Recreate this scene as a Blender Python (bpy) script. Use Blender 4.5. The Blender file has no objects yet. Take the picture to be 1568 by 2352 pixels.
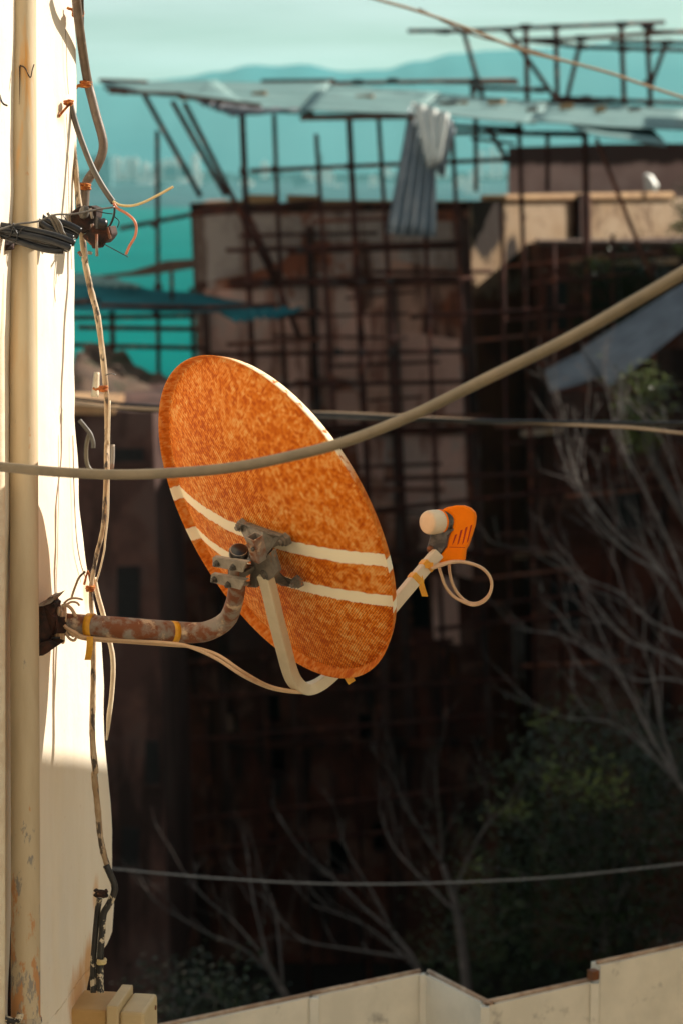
import bpy, bmesh, math, random
from mathutils import Vector, Matrix, noise as mnoise
R = math.radians
random.seed(7)
sc = bpy.context.scene
COL = sc.collection

# ------------------------------------------------------------------ camera
FPX = 85.0 / 36.0 * 2352.0          # focal length in picture units (picture 1568 x 2352)
PITCH = math.atan((1176.0 - 386.0) / FPX)
cam_d = bpy.data.cameras.new("camera"); cam = bpy.data.objects.new("camera", cam_d); COL.objects.link(cam)
cam.location = (0, 0, 0); cam.rotation_euler = (R(90) - PITCH, 0, 0)
cam_d.lens = 85; cam_d.sensor_fit = 'VERTICAL'; cam_d.sensor_height = 36; cam_d.sensor_width = 24
cam_d.clip_start = 0.1; cam_d.clip_end = 60000
cam_d.dof.use_dof = True; cam_d.dof.focus_distance = 5.58; cam_d.dof.aperture_fstop = 4.0
cam_d.dof.aperture_blades = 7
sc.camera = cam

# ------------------------------------------------------------------ light
SUN_EL, SUN_AZ = R(30), R(60)        # azimuth from +Y towards +X
SDIR = Vector((math.sin(SUN_AZ) * math.cos(SUN_EL), math.cos(SUN_AZ) * math.cos(SUN_EL), math.sin(SUN_EL)))
sl = bpy.data.lights.new("sun", 'SUN'); sl.energy = 5.0; sl.angle = R(0.5); sl.color = (1.0, 0.91, 0.79)
so = bpy.data.objects.new("sun", sl); COL.objects.link(so)
so.rotation_euler = (-SDIR).to_track_quat('-Z', 'Y').to_euler(); so.location = (20, 20, 30)

w = bpy.data.worlds.new("World"); sc.world = w; w.use_nodes = True
nt = w.node_tree; nt.nodes.clear()
wo = nt.nodes.new('ShaderNodeOutputWorld'); bg = nt.nodes.new('ShaderNodeBackground')
sky = nt.nodes.new('ShaderNodeTexSky'); sky.sky_type = 'NISHITA'; sky.sun_disc = False
sky.sun_elevation = SUN_EL; sky.sun_rotation = SUN_AZ; sky.air_density = 1.0; sky.dust_density = 1.2; sky.ozone_density = 1.0
tint = nt.nodes.new('ShaderNodeMix'); tint.data_type = 'RGBA'; tint.blend_type = 'MULTIPLY'; tint.inputs[0].default_value = 1.0
tint.inputs[7].default_value = (0.86, 1.04, 0.86, 1)
tcw = nt.nodes.new('ShaderNodeTexCoord'); mpw = nt.nodes.new('ShaderNodeMapping'); mpw.inputs['Scale'].default_value = (1.2, 1.2, 16)
mpw.inputs['Rotation'].default_value = (0.05, 0.04, 0.6)
nzw = nt.nodes.new('ShaderNodeTexNoise'); nzw.inputs['Scale'].default_value = 3.0; nzw.inputs['Detail'].default_value = 6; nzw.inputs['Roughness'].default_value = .6
crw = nt.nodes.new('ShaderNodeMapRange'); crw.inputs[1].default_value = .35; crw.inputs[2].default_value = .7; crw.inputs[3].default_value = 0.0; crw.inputs[4].default_value = 0.5
cld = nt.nodes.new('ShaderNodeMix'); cld.data_type = 'RGBA'; cld.inputs[7].default_value = (9.8, 10.2, 10.0, 1)
L = nt.links.new
L(tcw.outputs['Generated'], mpw.inputs[0]); L(mpw.outputs[0], nzw.inputs['Vector']); L(nzw.outputs[0], crw.inputs[0])
spw = nt.nodes.new('ShaderNodeSeparateXYZ'); L(tcw.outputs['Generated'], spw.inputs[0])
elw = nt.nodes.new('ShaderNodeMapRange'); elw.inputs[1].default_value = .06; elw.inputs[2].default_value = .35; L(spw.outputs[2], elw.inputs[0])
tnt = nt.nodes.new('ShaderNodeMix'); tnt.data_type = 'RGBA'; tnt.inputs[6].default_value = (.90, .95, .94, 1); tnt.inputs[7].default_value = (1.12, .96, .74, 1)
L(elw.outputs[0], tnt.inputs[0]); L(tnt.outputs[2], tint.inputs[7])
L(sky.outputs[0], tint.inputs[6]); L(tint.outputs[2], cld.inputs[6]); L(crw.outputs[0], cld.inputs[0])
L(cld.outputs[2], bg.inputs[0]); bg.inputs[1].default_value = 0.064; L(bg.outputs[0], wo.inputs[0])

sc.view_settings.view_transform = 'Standard'; sc.view_settings.look = 'None'
sc.view_settings.exposure = 0.75; sc.view_settings.gamma = 1.0
sc.render.engine = 'CYCLES'
sc.cycles.use_denoising = True
try: sc.cycles.denoiser = 'OPENIMAGEDENOISE'; sc.cycles.denoising_input_passes = 'RGB_ALBEDO_NORMAL'
except Exception: pass
sc.cycles.max_bounces = 8; sc.cycles.diffuse_bounces = 5; sc.cycles.glossy_bounces = 3; sc.cycles.transparent_max_bounces = 12
sc.cycles.volume_bounces = 1; sc.cycles.sample_clamp_indirect = 4

# ------------------------------------------------------------------ pixel <-> world helpers
FWD = Vector((0, math.cos(PITCH), -math.sin(PITCH))); UPV = Vector((0, math.sin(PITCH), math.cos(PITCH))); RT = Vector((1, 0, 0))
def ray(x, y): return FWD + RT * ((x - 784.0) / FPX) + UPV * (-(y - 1176.0) / FPX)
def P(x, y, d): return ray(x, y) * d                                  # d along the optical axis
def PY(x, y, Y): r = ray(x, y); return r * (Y / r.y)                  # on the vertical plane world Y
def PZ(x, y, z): r = ray(x, y); return r * (z / r.z)
def HIT(x, y, p0, n): r = ray(x, y); return r * (p0.dot(n) / r.dot(n))
def camvec(x, y, z): return RT * x + UPV * y - FWD * z                # x right, y up, z towards the camera

# ------------------------------------------------------------------ object helpers
ROOT = {}
def tag(o, label=None, cat=None, group=None, kind=None):
    if label: o['label'] = label
    if cat: o['category'] = cat
    if group: o['group'] = group
    if kind: o['kind'] = kind
    return o
def thing(name, label, cat, loc=(0, 0, 0), group=None):
    o = bpy.data.objects.new(name, None); COL.objects.link(o); o.location = loc; o.empty_display_size = .1
    ROOT[o] = Vector(loc)
    return tag(o, label, cat, group)
def obj(name, bm, mats, parent=None, origin=None, smooth=True, label=None, bevel=0.0, solid=0.0, subsurf=0):
    me = bpy.data.meshes.new(name)
    bmesh.ops.recalc_face_normals(bm, faces=bm.faces)
    org = ROOT[parent] if parent is not None else Vector(origin if origin is not None else (0, 0, 0))
    if org.length > 0:
        bmesh.ops.translate(bm, verts=bm.verts, vec=-org)
    bm.to_mesh(me); bm.free()
    for m in (mats if isinstance(mats, (list, tuple)) else [mats]): me.materials.append(m)
    if smooth:
        for p in me.polygons: p.use_smooth = True
    o = bpy.data.objects.new(name, me); COL.objects.link(o)
    if parent is not None: o.parent = parent
    else: o.location = org
    ROOT[o] = org
    if label: o['label'] = label
    if bevel:
        b = o.modifiers.new('edge', 'BEVEL'); b.width = bevel; b.segments = 2; b.limit_method = 'ANGLE'; b.angle_limit = R(40)
        for p in me.polygons: p.use_smooth = False
    if solid:
        s = o.modifiers.new('thick', 'SOLIDIFY'); s.thickness = solid; s.offset = 0
    if subsurf:
        s = o.modifiers.new('sub', 'SUBSURF'); s.levels = subsurf; s.render_levels = subsurf
    return o
def spline(pts, n=8, closed=False):
    pts = [Vector(p) for p in pts]; out = []
    N = len(pts)
    if N < 3: 
        return [pts[0].lerp(pts[-1], i / float(n)) for i in range(n + 1)]
    for i in range(N - 1):
        p0 = pts[i - 1] if i > 0 else pts[0] * 2 - pts[1]
        p1, p2 = pts[i], pts[i + 1]
        p3 = pts[i + 2] if i + 2 < N else pts[-1] * 2 - pts[-2]
        for k in range(n):
            t = k / float(n)
            out.append(.5 * ((2 * p1) + (p2 - p0) * t + (2 * p0 - 5 * p1 + 4 * p2 - p3) * t * t + (3 * p1 - p0 - 3 * p2 + p3) * t ** 3))
    out.append(pts[-1]); return out
def tube(bm, pts, r, seg=10, cap=True, square=False, ref=None, wob=0.0, wseed=0.0):
    """sweep a round (or square) section along pts; r number or function of 0..1"""
    pts = [Vector(p) for p in pts]; N = len(pts); rings = []
    t0 = (pts[1] - pts[0]).normalized()
    nrm = Vector(ref) if ref is not None else (Vector((0, 0, 1)) if abs(t0.z) < .9 else Vector((1, 0, 0)))
    nrm = (nrm - t0 * nrm.dot(t0)).normalized()
    for i, p in enumerate(pts):
        t = (pts[min(i + 1, N - 1)] - pts[max(i - 1, 0)])
        if t.length < 1e-9: t = t0
        t = t.normalized(); nrm = (nrm - t * nrm.dot(t)).normalized(); b = t.cross(nrm)
        f = i / float(N - 1); rr = r(f) if callable(r) else r
        if wob: rr *= 1 + wob * mnoise.noise(p * 60 + Vector((wseed, 0, 0)))
        ring = []
        if square:
            for (a, c) in ((1, 1), (-1, 1), (-1, -1), (1, -1)): ring.append(bm.verts.new(p + (nrm * a + b * c) * rr))
        else:
            for k in range(seg):
                a = 2 * math.pi * k / seg; ring.append(bm.verts.new(p + (nrm * math.cos(a) + b * math.sin(a)) * rr))
        rings.append(ring)
    tube.last = [[v.co.copy() for v in rg] for rg in rings]
    for i in range(N - 1):
        A, B = rings[i], rings[i + 1]; S = len(A)
        for k in range(S): bm.faces.new((A[k], A[(k + 1) % S], B[(k + 1) % S], B[k]))
    if cap: bm.faces.new(rings[0][::-1]); bm.faces.new(rings[-1])
    return bm
def tubeobj(name, pts, r, m, parent=None, n=8, seg=10, label=None, origin=None, **k):
    bm = bmesh.new(); tube(bm, spline(pts, n), r, seg, **k); return obj(name, bm, m, parent, origin=origin, label=label)
def prism(bm, poly, vec):
    """closed prism: poly = list of world points, extruded by vec"""
    a = [bm.verts.new(p) for p in poly]; b = [bm.verts.new(Vector(p) + vec) for p in poly]; n = len(a)
    bm.faces.new(a); bm.faces.new(b[::-1])
    for i in range(n): bm.faces.new((a[i], b[i], b[(i + 1) % n], a[(i + 1) % n]))
    return bm
def box(bm, c, ax, ay, az):
    """box with centre c and half-axis vectors"""
    c, ax, ay, az = Vector(c), Vector(ax), Vector(ay), Vector(az)
    v = [bm.verts.new(c + ax * i + ay * j + az * k) for i in (-1, 1) for j in (-1, 1) for k in (-1, 1)]
    for f in ((0, 1, 3, 2), (4, 6, 7, 5), (0, 4, 5, 1), (2, 3, 7, 6), (0, 2, 6, 4), (1, 5, 7, 3)): bm.faces.new([v[i] for i in f])
    return bm
def abox(bm, x0, x1, y0, y1, z0, z1):
    return box(bm, ((x0 + x1) / 2, (y0 + y1) / 2, (z0 + z1) / 2), ((x1 - x0) / 2, 0, 0), (0, (y1 - y0) / 2, 0), (0, 0, (z1 - z0) / 2))
def cyl(bm, p0, p1, r0, r1=None, seg=20, cap=True):
    r1 = r0 if r1 is None else r1
    return tube(bm, [Vector(p0), Vector(p1)], lambda f: r0 + (r1 - r0) * f, seg, cap)
def lathe(bm, p0, axis, prof, seg=28):
    axis = Vector(axis).normalized(); u = axis.orthogonal().normalized(); v = axis.cross(u); rings = []
    for (d, r) in prof:
        rings.append([bm.verts.new(Vector(p0) + axis * d + (u * math.cos(2 * math.pi * k / seg) + v * math.sin(2 * math.pi * k / seg)) * max(r, 1e-5)) for k in range(seg)])
    for A, B in zip(rings, rings[1:]):
        for k in range(seg): bm.faces.new((A[k], A[(k + 1) % seg], B[(k + 1) % seg], B[k]))
    bm.faces.new(rings[0][::-1]); bm.faces.new(rings[-1]); return bm
def corrug(bm, a, b, c, d, waves, amp, sub=8, lines=6, sag=0.0):
    """corrugated sheet, ridges run from edge a-b to edge d-c; waves counted along a-b"""
    a, b, c, d = map(Vector, (a, b, c, d)); nrm = (b - a).cross(d - a).normalized(); nu = waves * sub; g = []
    for j in range(lines + 1):
        t = j / float(lines); row = []
        for i in range(nu + 1):
            s = i / float(nu); p = a.lerp(b, s).lerp(d.lerp(c, s), t)
            p = p + nrm * (amp * math.sin(2 * math.pi * waves * s) + sag * mnoise.noise(Vector((s * 3, t * 3, a.x * 3))))
            row.append(bm.verts.new(p))
        g.append(row)
    for j in range(lines):
        for i in range(nu): bm.faces.new((g[j][i], g[j][i + 1], g[j + 1][i + 1], g[j + 1][i]))
    return bm

# ------------------------------------------------------------------ material helpers
class NB:
    def __init__(s, name):
        s.m = bpy.data.materials.new(name); s.m.use_nodes = True; s.t = s.m.node_tree; s.b = s.t.nodes['Principled BSDF']; s.out = s.t.nodes['Material Output']
        s.tc = s.t.nodes.new('ShaderNodeTexCoord')
    def n(s, kind): return s.t.nodes.new(kind)
    def l(s, a, b): s.t.links.new(a, b)
    def mapped(s, scale=(1, 1, 1), loc=(0, 0, 0), coord='Object', rot=(0, 0, 0)):
        m = s.n('ShaderNodeMapping'); m.inputs['Scale'].default_value = scale; m.inputs['Location'].default_value = loc; m.inputs['Rotation'].default_value = rot
        s.l(s.tc.outputs[coord], m.inputs[0]); return m.outputs[0]
    def pos(s): return s.n('ShaderNodeNewGeometry').outputs['Position']
    def noise(s, vec, scale, detail=5, rough=.6, dist=0.0):
        z = s.n('ShaderNodeTexNoise'); z.inputs['Scale'].default_value = scale; z.inputs['Detail'].default_value = detail
        z.inputs['Roughness'].default_value = rough; z.inputs['Distortion'].default_value = dist; s.l(vec, z.inputs['Vector']); return z.outputs[0]
    def rng(s, v, a, b, c=0.0, d=1.0, smooth=False):
        z = s.n('ShaderNodeMapRange'); z.inputs[1].default_value = a; z.inputs[2].default_value = b; z.inputs[3].default_value = c; z.inputs[4].default_value = d
        if smooth: z.interpolation_type = 'SMOOTHSTEP'
        s.l(v, z.inputs[0]); return z.outputs[0]
    def math(s, op, a, b=None, c=None):
        z = s.n('ShaderNodeMath'); z.operation = op
        for i, x in enumerate((a, b, c)):
            if x is None: continue
            if isinstance(x, (int, float)): z.inputs[i].default_value = x
            else: s.l(x, z.inputs[i])
        return z.outputs[0]
    def mix(s, f, a, b, mode='MIX'):
        z = s.n('ShaderNodeMix'); z.data_type = 'RGBA'; z.blend_type = mode
        for i, x in ((0, f), (6, a), (7, b)):
            if isinstance(x, (int, float)): z.inputs[i].default_value = x
            elif isinstance(x, tuple): z.inputs[i].default_value = (x[0], x[1], x[2], 1)
            else: s.l(x, z.inputs[i])
        return z.outputs[2]
    def col(s, c): 
        if isinstance(c, tuple): s.b.inputs['Base Color'].default_value = (c[0], c[1], c[2], 1)
        else: s.l(c, s.b.inputs['Base Color'])
    def bump(s, h, strength=.3, dist=.01):
        z = s.n('ShaderNodeBump'); z.inputs['Strength'].default_value = strength; z.inputs['Distance'].default_value = dist; s.l(h, z.inputs['Height']); s.l(z.outputs[0], s.b.inputs['Normal'])
    def set(s, rough=.7, metal=0.0, spec=.5):
        s.b.inputs['Roughness'].default_value = rough; s.b.inputs['Metallic'].default_value = metal; s.b.inputs['Specular IOR Level'].default_value = spec
        return s.m
def mottled(name, c1, c2, scale=5, thr=(.4, .6), rough=.7, metal=0.0, spec=.4, stretch=(1, 1, 1), c3=None, scale3=20, thr3=(.55, .65), bump=.2, bdist=.003, detail=6):
    k = NB(name); v = k.mapped(stretch)
    f = k.rng(k.noise(v, scale, detail), thr[0], thr[1]); c = k.mix(f, c1, c2)
    if c3 is not None:
        v3 = k.mapped(stretch, (3.1, 7.7, 1.3)); c = k.mix(k.rng(k.noise(v3, scale3, 6, .65), thr3[0], thr3[1]), c, c3)
    k.col(c)
    if bump: k.bump(k.noise(v, scale * 6, 4), bump, bdist)
    return k.set(rough, metal, spec)

M = {}
# house wall: cream limewash, faint streaks, rust stains of their own shape
k = NB('cream_limewash')
p = k.pos(); v = k.mapped((1, 1, .25)); vv = k.mapped()
c = k.mix(k.rng(k.noise(v, 9, 6), .35, .7), (.81, .725, .60), (.76, .665, .52))
c = k.mix(k.rng(k.noise(vv, 70, 3), .66, .74, 0, .35), c, (.55, .40, .26))
def spot(k, p, q, r0, r1, squash=(1, 1, 1)):
    s = k.n('ShaderNodeVectorMath'); s.operation = 'SUBTRACT'; k.l(p, s.inputs[0]); s.inputs[1].default_value = q
    m = k.n('ShaderNodeVectorMath'); m.operation = 'MULTIPLY'; k.l(s.outputs[0], m.inputs[0]); m.inputs[1].default_value = squash
    l = k.n('ShaderNodeVectorMath'); l.operation = 'LENGTH'; k.l(m.outputs[0], l.inputs[0])
    return k.rng(l.outputs['Value'], r0, r1, 1.0, 0.0)
WALL = k; WALL_C = c; WALL_P = p; WALL_V = vv        # finished after the wall's plane is known

M['pipe'] = None
k = NB('peeling_cream_pipe_paint'); v = k.mapped((1, 1, .12)); v2 = k.mapped((1, 1, .35), (5, 1, 2))
c = k.mix(k.rng(k.noise(v, 18, 5), .35, .7), (.56, .45, .29), (.46, .35, .21))
low = k.rng(k.n('ShaderNodeSeparateXYZ').outputs[2], -1.3, -1.95)
sep = [n for n in k.t.nodes if n.type == 'SEPXYZ'][0]; k.l(k.pos(), sep.inputs[0])
pl = k.noise(v2, 26, 8, .7)
th = k.math('ADD', pl, k.math('MULTIPLY', low, .25))
c = k.mix(k.rng(th, .685, .72), c, (.26, .23, .19))                      # bare grey metal
c = k.mix(k.rng(k.math('ADD', k.noise(k.mapped((1, 1, .3), (9, 3, 4)), 30, 7, .7), k.math('MULTIPLY', low, .20)), .66, .71), c, (.50, .24, .09))  # rust
c = k.mix(k.math('MULTIPLY', k.rng(sep.outputs[2], -.55, .3), k.rng(k.noise(k.mapped((1, 1, .04), (2, 8, 1)), 30, 3), .5, .62)), c, (.62, .30, .07))  # old orange runs at the top
k.col(c); k.bump(th, .25, .004); M['pipe'] = k.set(.55, 0, .4)

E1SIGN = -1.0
# dish: perforated orange sheet, worn; two plain cream bands without holes
k = NB('perforated_orange_sheet')
sx = k.n('ShaderNodeSeparateXYZ'); k.l(k.tc.outputs['Object'], sx.inputs[0])
flat = k.n('ShaderNodeCombineXYZ'); k.l(sx.outputs[0], flat.inputs[0]); k.l(sx.outputs[1], flat.inputs[1])
vor = k.n('ShaderNodeTexVoronoi'); vor.inputs['Scale'].default_value = 1 / .0052; vor.inputs['Randomness'].default_value = 0.0; vor.voronoi_dimensions = '2D'
rot = k.n('ShaderNodeMapping'); rot.inputs['Rotation'].default_value = (0, 0, R(45)); k.l(flat.outputs[0], rot.inputs[0]); k.l(rot.outputs[0], vor.inputs['Vector'])
cellr = k.n('ShaderNodeSeparateColor'); k.l(vor.outputs['Color'], cellr.inputs[0])
big = k.noise(k.tc.outputs['Object'], 7, 3, .6); mid = k.noise(k.tc.outputs['Object'], 52, 4, .62)
mm = k.math('ADD', k.math('ADD', k.math('MULTIPLY', mid, .80), k.math('MULTIPLY', big, .42)), k.math('MULTIPLY', cellr.outputs[0], .22))
c = k.mix(k.rng(mm, .55, .74), (.47, .085, .002), (.76, .20, .005))
c = k.mix(k.rng(mm, .71, .95), c, (.84, .46, .15))
wig = k.math('MULTIPLY', k.math('SUBTRACT', k.noise(k.mapped((1, .3, .3)), 45, 5, .7), .5), .016)
yy = k.math('ADD', sx.outputs[1], wig)
def band(y0, hw): return k.rng(k.math('ABSOLUTE', k.math('SUBTRACT', yy, y0)), hw, hw + .003, 1, 0)
BAND1, BAND2 = -.022, -.131
bands = k.math('MAXIMUM', band(BAND1, .0145), band(BAND2, .0135))
c = k.mix(bands, c, (.84, .74, .54)); k.col(c)
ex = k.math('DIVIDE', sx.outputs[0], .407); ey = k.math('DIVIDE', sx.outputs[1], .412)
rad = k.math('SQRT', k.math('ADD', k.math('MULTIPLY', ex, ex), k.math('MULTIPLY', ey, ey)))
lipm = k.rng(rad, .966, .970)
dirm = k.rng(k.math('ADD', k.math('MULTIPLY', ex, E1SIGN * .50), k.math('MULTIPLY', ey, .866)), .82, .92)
lip_sun = k.math('MULTIPLY', k.math('MULTIPLY', lipm, dirm), k.rng(mid, .36, .46))  # cream put on the lip's sunlit arc, imitating sun on worn paint
c = k.mix(k.math('MULTIPLY', lipm, .45), c, (.42, .10, .010)); c = k.mix(bands, c, (.84, .74, .54)); c = k.mix(lip_sun, c, (.88, .70, .46)); k.col(c)
hole = k.math('MULTIPLY', k.math('SUBTRACT', 1.0, lipm), k.math('MULTIPLY', k.rng(vor.outputs['Distance'], .22, .36, 1, 0), k.math('SUBTRACT', 1.0, bands)))
c = k.mix(k.math('MULTIPLY', hole, .80), c, (.16, .030, .002)); k.col(c)
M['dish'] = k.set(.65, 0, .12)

M['zinc'] = mottled('dull_zinc', (.125, .11, .09), (.20, .175, .14), 40, rough=.5, metal=.35, c3=(.30, .13, .05), scale3=60, thr3=(.62, .7))
M['zinc_light'] = mottled('bright_zinc', (.25, .22, .175), (.34, .30, .24), 40, rough=.5, metal=.2, c3=(.36, .20, .10), scale3=60, thr3=(.64, .72))
M['zinc_dark'] = mottled('dark_cast_zinc', (.06, .054, .046), (.11, .098, .082), 50, rough=.5, metal=.4, c3=(.2, .09, .04), scale3=40, thr3=(.66, .74))
M['mast'] = mottled('rusted_galvanised_mast', (.27, .23, .19), (.20, .066, .024), 15, (.48, .58), .65, .15, c3=(.58, .44, .30), scale3=20, thr3=(.57, .66), bump=.4)
M['rust'] = mottled('dark_flaking_rust', (.014, .008, .006), (.055, .020, .012), 45, rough=.8, c3=(.45, .22, .10), scale3=50, thr3=(.66, .75), bump=.6)
M['orange_rust'] = mottled('orange_rust_wire', (.50, .15, .03), (.25, .06, .015), 120, rough=.85, c3=(.7, .35, .08), scale3=160)
M['cream_steel'] = mottled('cream_powdercoat', (.62, .53, .37), (.56, .47, .32), 12, rough=.45, c3=(.40, .26, .13), scale3=30, thr3=(.7, .78), bump=.05)
M['cap'] = mottled('cream_plastic', (.70, .60, .42), (.66, .56, .39), 30, rough=.5, bump=0)
M['orange_plastic'] = mottled('orange_plastic', (.95, .225, .002), (.90, .205, .002), 20, rough=.6, spec=.1, bump=0)
M['slot'] = mottled('red_slot', (.38, .006, .001), (.33, .005, .001), 20, rough=.6, bump=0)
M['dark_plastic'] = mottled('weathered_grey_plastic', (.05, .046, .04), (.14, .125, .105), 60, rough=.5, bump=.1)
M['black'] = mottled('black_rubber', (.005, .005, .006), (.014, .0135, .014), 40, rough=.3, spec=.5, bump=.1)
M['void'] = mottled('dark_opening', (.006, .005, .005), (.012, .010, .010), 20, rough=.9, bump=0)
M['coax'] = mottled('beige_coax_sheath', (.62, .42, .25), (.55, .36, .21), 20, rough=.5, bump=0)
M['tape'] = mottled('yellow_tape', (.72, .36, .02), (.62, .28, .015), 60, rough=.45, bump=.1)
M['front_cable'] = mottled('taupe_cable_sheath', (.155, .12, .075), (.115, .09, .056), 14, rough=.5, stretch=(1, 1, 1), bump=.05)
M['brown_cable'] = mottled('sun_browned_cable', (.17, .125, .09), (.12, .085, .06), 25, rough=.5, c3=(.30, .23, .17), scale3=40, thr3=(.6, .7))
M['grey_cable'] = mottled('grey_brown_cable', (.115, .10, .08), (.08, .065, .05), 25, rough=.5, bump=.05)
M['painted_cable'] = mottled('cable_under_flaking_paint', (.62, .49, .33), (.32, .21, .11), 34, (.36, .58), .6, stretch=(1, 1, .3), c3=(.07, .052, .038), scale3=60, thr3=(.53, .58), bump=.3)
M['half_painted'] = mottled('black_cable_with_paint_rests', (.018, .016, .015), (.03, .027, .024), 30, rough=.5, c3=(.62, .52, .37), scale3=26, thr3=(.53, .56), bump=.3)
M['paint_cable'] = mottled('limewashed_cable', (.76, .66, .48), (.68, .55, .38), 30, rough=.6, bump=.1)
M['copper'] = mottled('copper_wire', (.62, .22, .12), (.52, .18, .10), 60, rough=.4, bump=0)
M['yellow_wire'] = mottled('yellowed_wire', (.72, .55, .30), (.60, .50, .22), 60, rough=.5, bump=0)
M['steel_wire'] = mottled('grey_steel_wire', (.20, .19, .18), (.14, .13, .12), 60, rough=.4, metal=.5, bump=0)
M['meter'] = mottled('beige_meter_plastic', (.58, .45, .25), (.53, .40, .22), 14, rough=.5, bump=.03)
M['meter_dark'] = mottled('yellowed_meter_side', (.50, .31, .12), (.44, .27, .10), 14, rough=.5, bump=.03)
M['glass'] = mottled('dark_meter_window', (.03, .027, .022), (.045, .04, .03), 20, rough=.15, spec=.6, bump=0)
M['screw'] = mottled('rusty_screw', (.22, .08, .03), (.12, .05, .02), 100, rough=.6, metal=.3, bump=0)
M['panel'] = mottled('pale_sheet_panel', (.76, .71, .61), (.66, .62, .53), 5, rough=.6, c3=(.30, .28, .25), scale3=7, thr3=(.6, .72), bump=.05)
M['panel_edge'] = mottled('rust_edged_strip', (.48, .37, .28), (.34, .22, .15), 20, rough=.7, bump=.1)
M['sheet_blue'] = mottled('blue_grey_corrugated_sheet', (.26, .30, .325), (.19, .23, .255), 3, rough=.42, metal=.25, c3=(.22, .16, .12), scale3=4, thr3=(.62, .7), bump=0)
M['sheet_teal'] = mottled('painted_teal_sheet', (.022, .15, .175), (.016, .115, .135), 1.5, rough=.8, spec=.08, bump=0)
M['sheet_pale'] = mottled('galvanised_sheet', (.19, .32, .31), (.11, .22, .215), 2, rough=.7, metal=.0, stretch=(.3, 3, 3), c3=(.10, .12, .12), scale3=5, thr3=(.6, .68), bump=0)
M['sheet_grey'] = mottled('dull_grey_sheet', (.13, .15, .175), (.095, .11, .13), 3, rough=.75, metal=.0, c3=(.18, .10, .06), scale3=5, thr3=(.64, .72), bump=0)
M['sheet_white'] = mottled('pale_bent_sheet', (.66, .68, .62), (.58, .60, .55), 3, rough=.5, bump=0)
M['pole'] = mottled('rusted_scaffold_tube', (.085, .030, .022), (.045, .017, .014), 3, rough=.8, spec=.1, c3=(.19, .062, .034), scale3=5, bump=0)
M['pole_red'] = mottled('orange_rusted_tube', (.24, .075, .035), (.14, .05, .03), 3, rough=.7, bump=0)
M['coupler'] = mottled('black_coupler', (.03, .022, .02), (.06, .03, .025), 5, rough=.7, bump=0)
M['wood'] = mottled('weathered_board', (.12, .065, .04), (.07, .04, .03), 4, rough=.8, stretch=(1, 6, 6), bump=.1)
def ruin(name, a, b, cc, d, sc_=.6):
    k = NB(name); v = k.mapped(); st = k.mapped((1, 1, .18), (3, 3, 3))
    c = k.mix(k.rng(k.noise(v, sc_, 6, .62), .45, .53), a, b)
    c = k.mix(k.rng(k.noise(k.mapped((1, 1, 1), (7, 5, 9)), sc_ * 1.4, 6, .65), .52, .58), c, cc)
    c = k.mix(k.rng(k.noise(st, sc_ * 3.2, 6, .65), .50, .60), c, d)
    k.col(c); k.bump(k.noise(v, 6, 6), .5, .05); return k.set(.9, 0, .15)
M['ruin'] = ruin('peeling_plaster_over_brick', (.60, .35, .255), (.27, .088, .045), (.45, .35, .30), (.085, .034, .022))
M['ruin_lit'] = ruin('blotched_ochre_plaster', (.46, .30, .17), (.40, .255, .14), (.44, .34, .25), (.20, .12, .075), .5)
M['ruin_dark'] = ruin('dark_brick_and_shade', (.095, .030, .019), (.052, .019, .013), (.12, .058, .042), (.018, .010, .009), .7)  # dark brick; on the ruin's lower storeys it carries painted shade
M['ruin_brown'] = ruin('damp_brown_plaster', (.105, .055, .043), (.065, .034, .028), (.09, .055, .047), (.028, .016, .014), .5)
M['coping'] = mottled('ochre_coping', (.42, .26, .125), (.30, .17, .08), 2, rough=.9, bump=.2, bdist=.02)
M['limewash'] = mottled('pale_limewash', (.80, .68, .50), (.74, .61, .43), 1.2, rough=.9, spec=.1, bump=0)
M['bark'] = mottled('grey_bark', (.09, .07, .06), (.055, .043, .036), 4, rough=.85, c3=(.13, .105, .088), scale3=6, bump=.2)
M['bark_pale'] = mottled('pale_grey_bark', (.24, .20, .175), (.15, .125, .11), 4, rough=.85, c3=(.34, .29, .255), scale3=6, bump=.2)
M['soil'] = mottled('dark_soil', (.02, .014, .011), (.012, .009, .008), .4, rough=.95, spec=.1, bump=.3, bdist=.1)
M['rubble'] = mottled('tan_rubble', (.12, .072, .045), (.05, .030, .020), 2.2, rough=.95, c3=(.03, .03, .012), scale3=1.6, thr3=(.52, .6), bump=.5, bdist=.06)
def leafmat(name, a, b):
    k = NB(name); c = k.mix(k.rng(k.noise(k.mapped(), 1.3, 3), .4, .62), a, b); k.col(c)
    return k.set(.26, 0, .12)
M['leaf_dark'] = leafmat('glossy_dark_leaf', (.008, .017, .005), (.022, .034, .008))
M['leaf_lime'] = leafmat('lime_leaf', (.065, .085, .014), (.12, .135, .022))

# ================================================================== HOUSE WALL (left)
WN = Vector((.989, -.147, 0)).normalized(); WA = Vector((.147, .989, 0)).normalized()
W0 = Vector((-.686, 5.65, 0))
def WP(x, y, off=0.0): return HIT(x, y, W0 + WN * off, WN)            # where a picture ray meets the wall (off = stand-off)
edge_pts = [(-160, 180), (0, 182), (480, 183), (600, 184), (690, 184), (840, 182), (953, 184), (1051, 191), (1164, 199), (1248, 207), (1340, 221), (1413, 238), (1470, 245), (1568, 250), (1672, 250),
            (1700, 251), (1756, 257), (1827, 266), (1902, 270), (2012, 268), (2049, 277), (2068, 278), (2125, 274), (2160, 256), (2181, 238), (2200, 222), (2265, 210), (2360, 209), (2520, 209)]
def edge_at(y):
    for (y0, x0), (y1, x1) in zip(edge_pts, edge_pts[1:]):
        if y0 <= y <= y1: return x0 + (x1 - x0) * (y - y0) / (y1 - y0)
    return edge_pts[-1][1]
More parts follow.
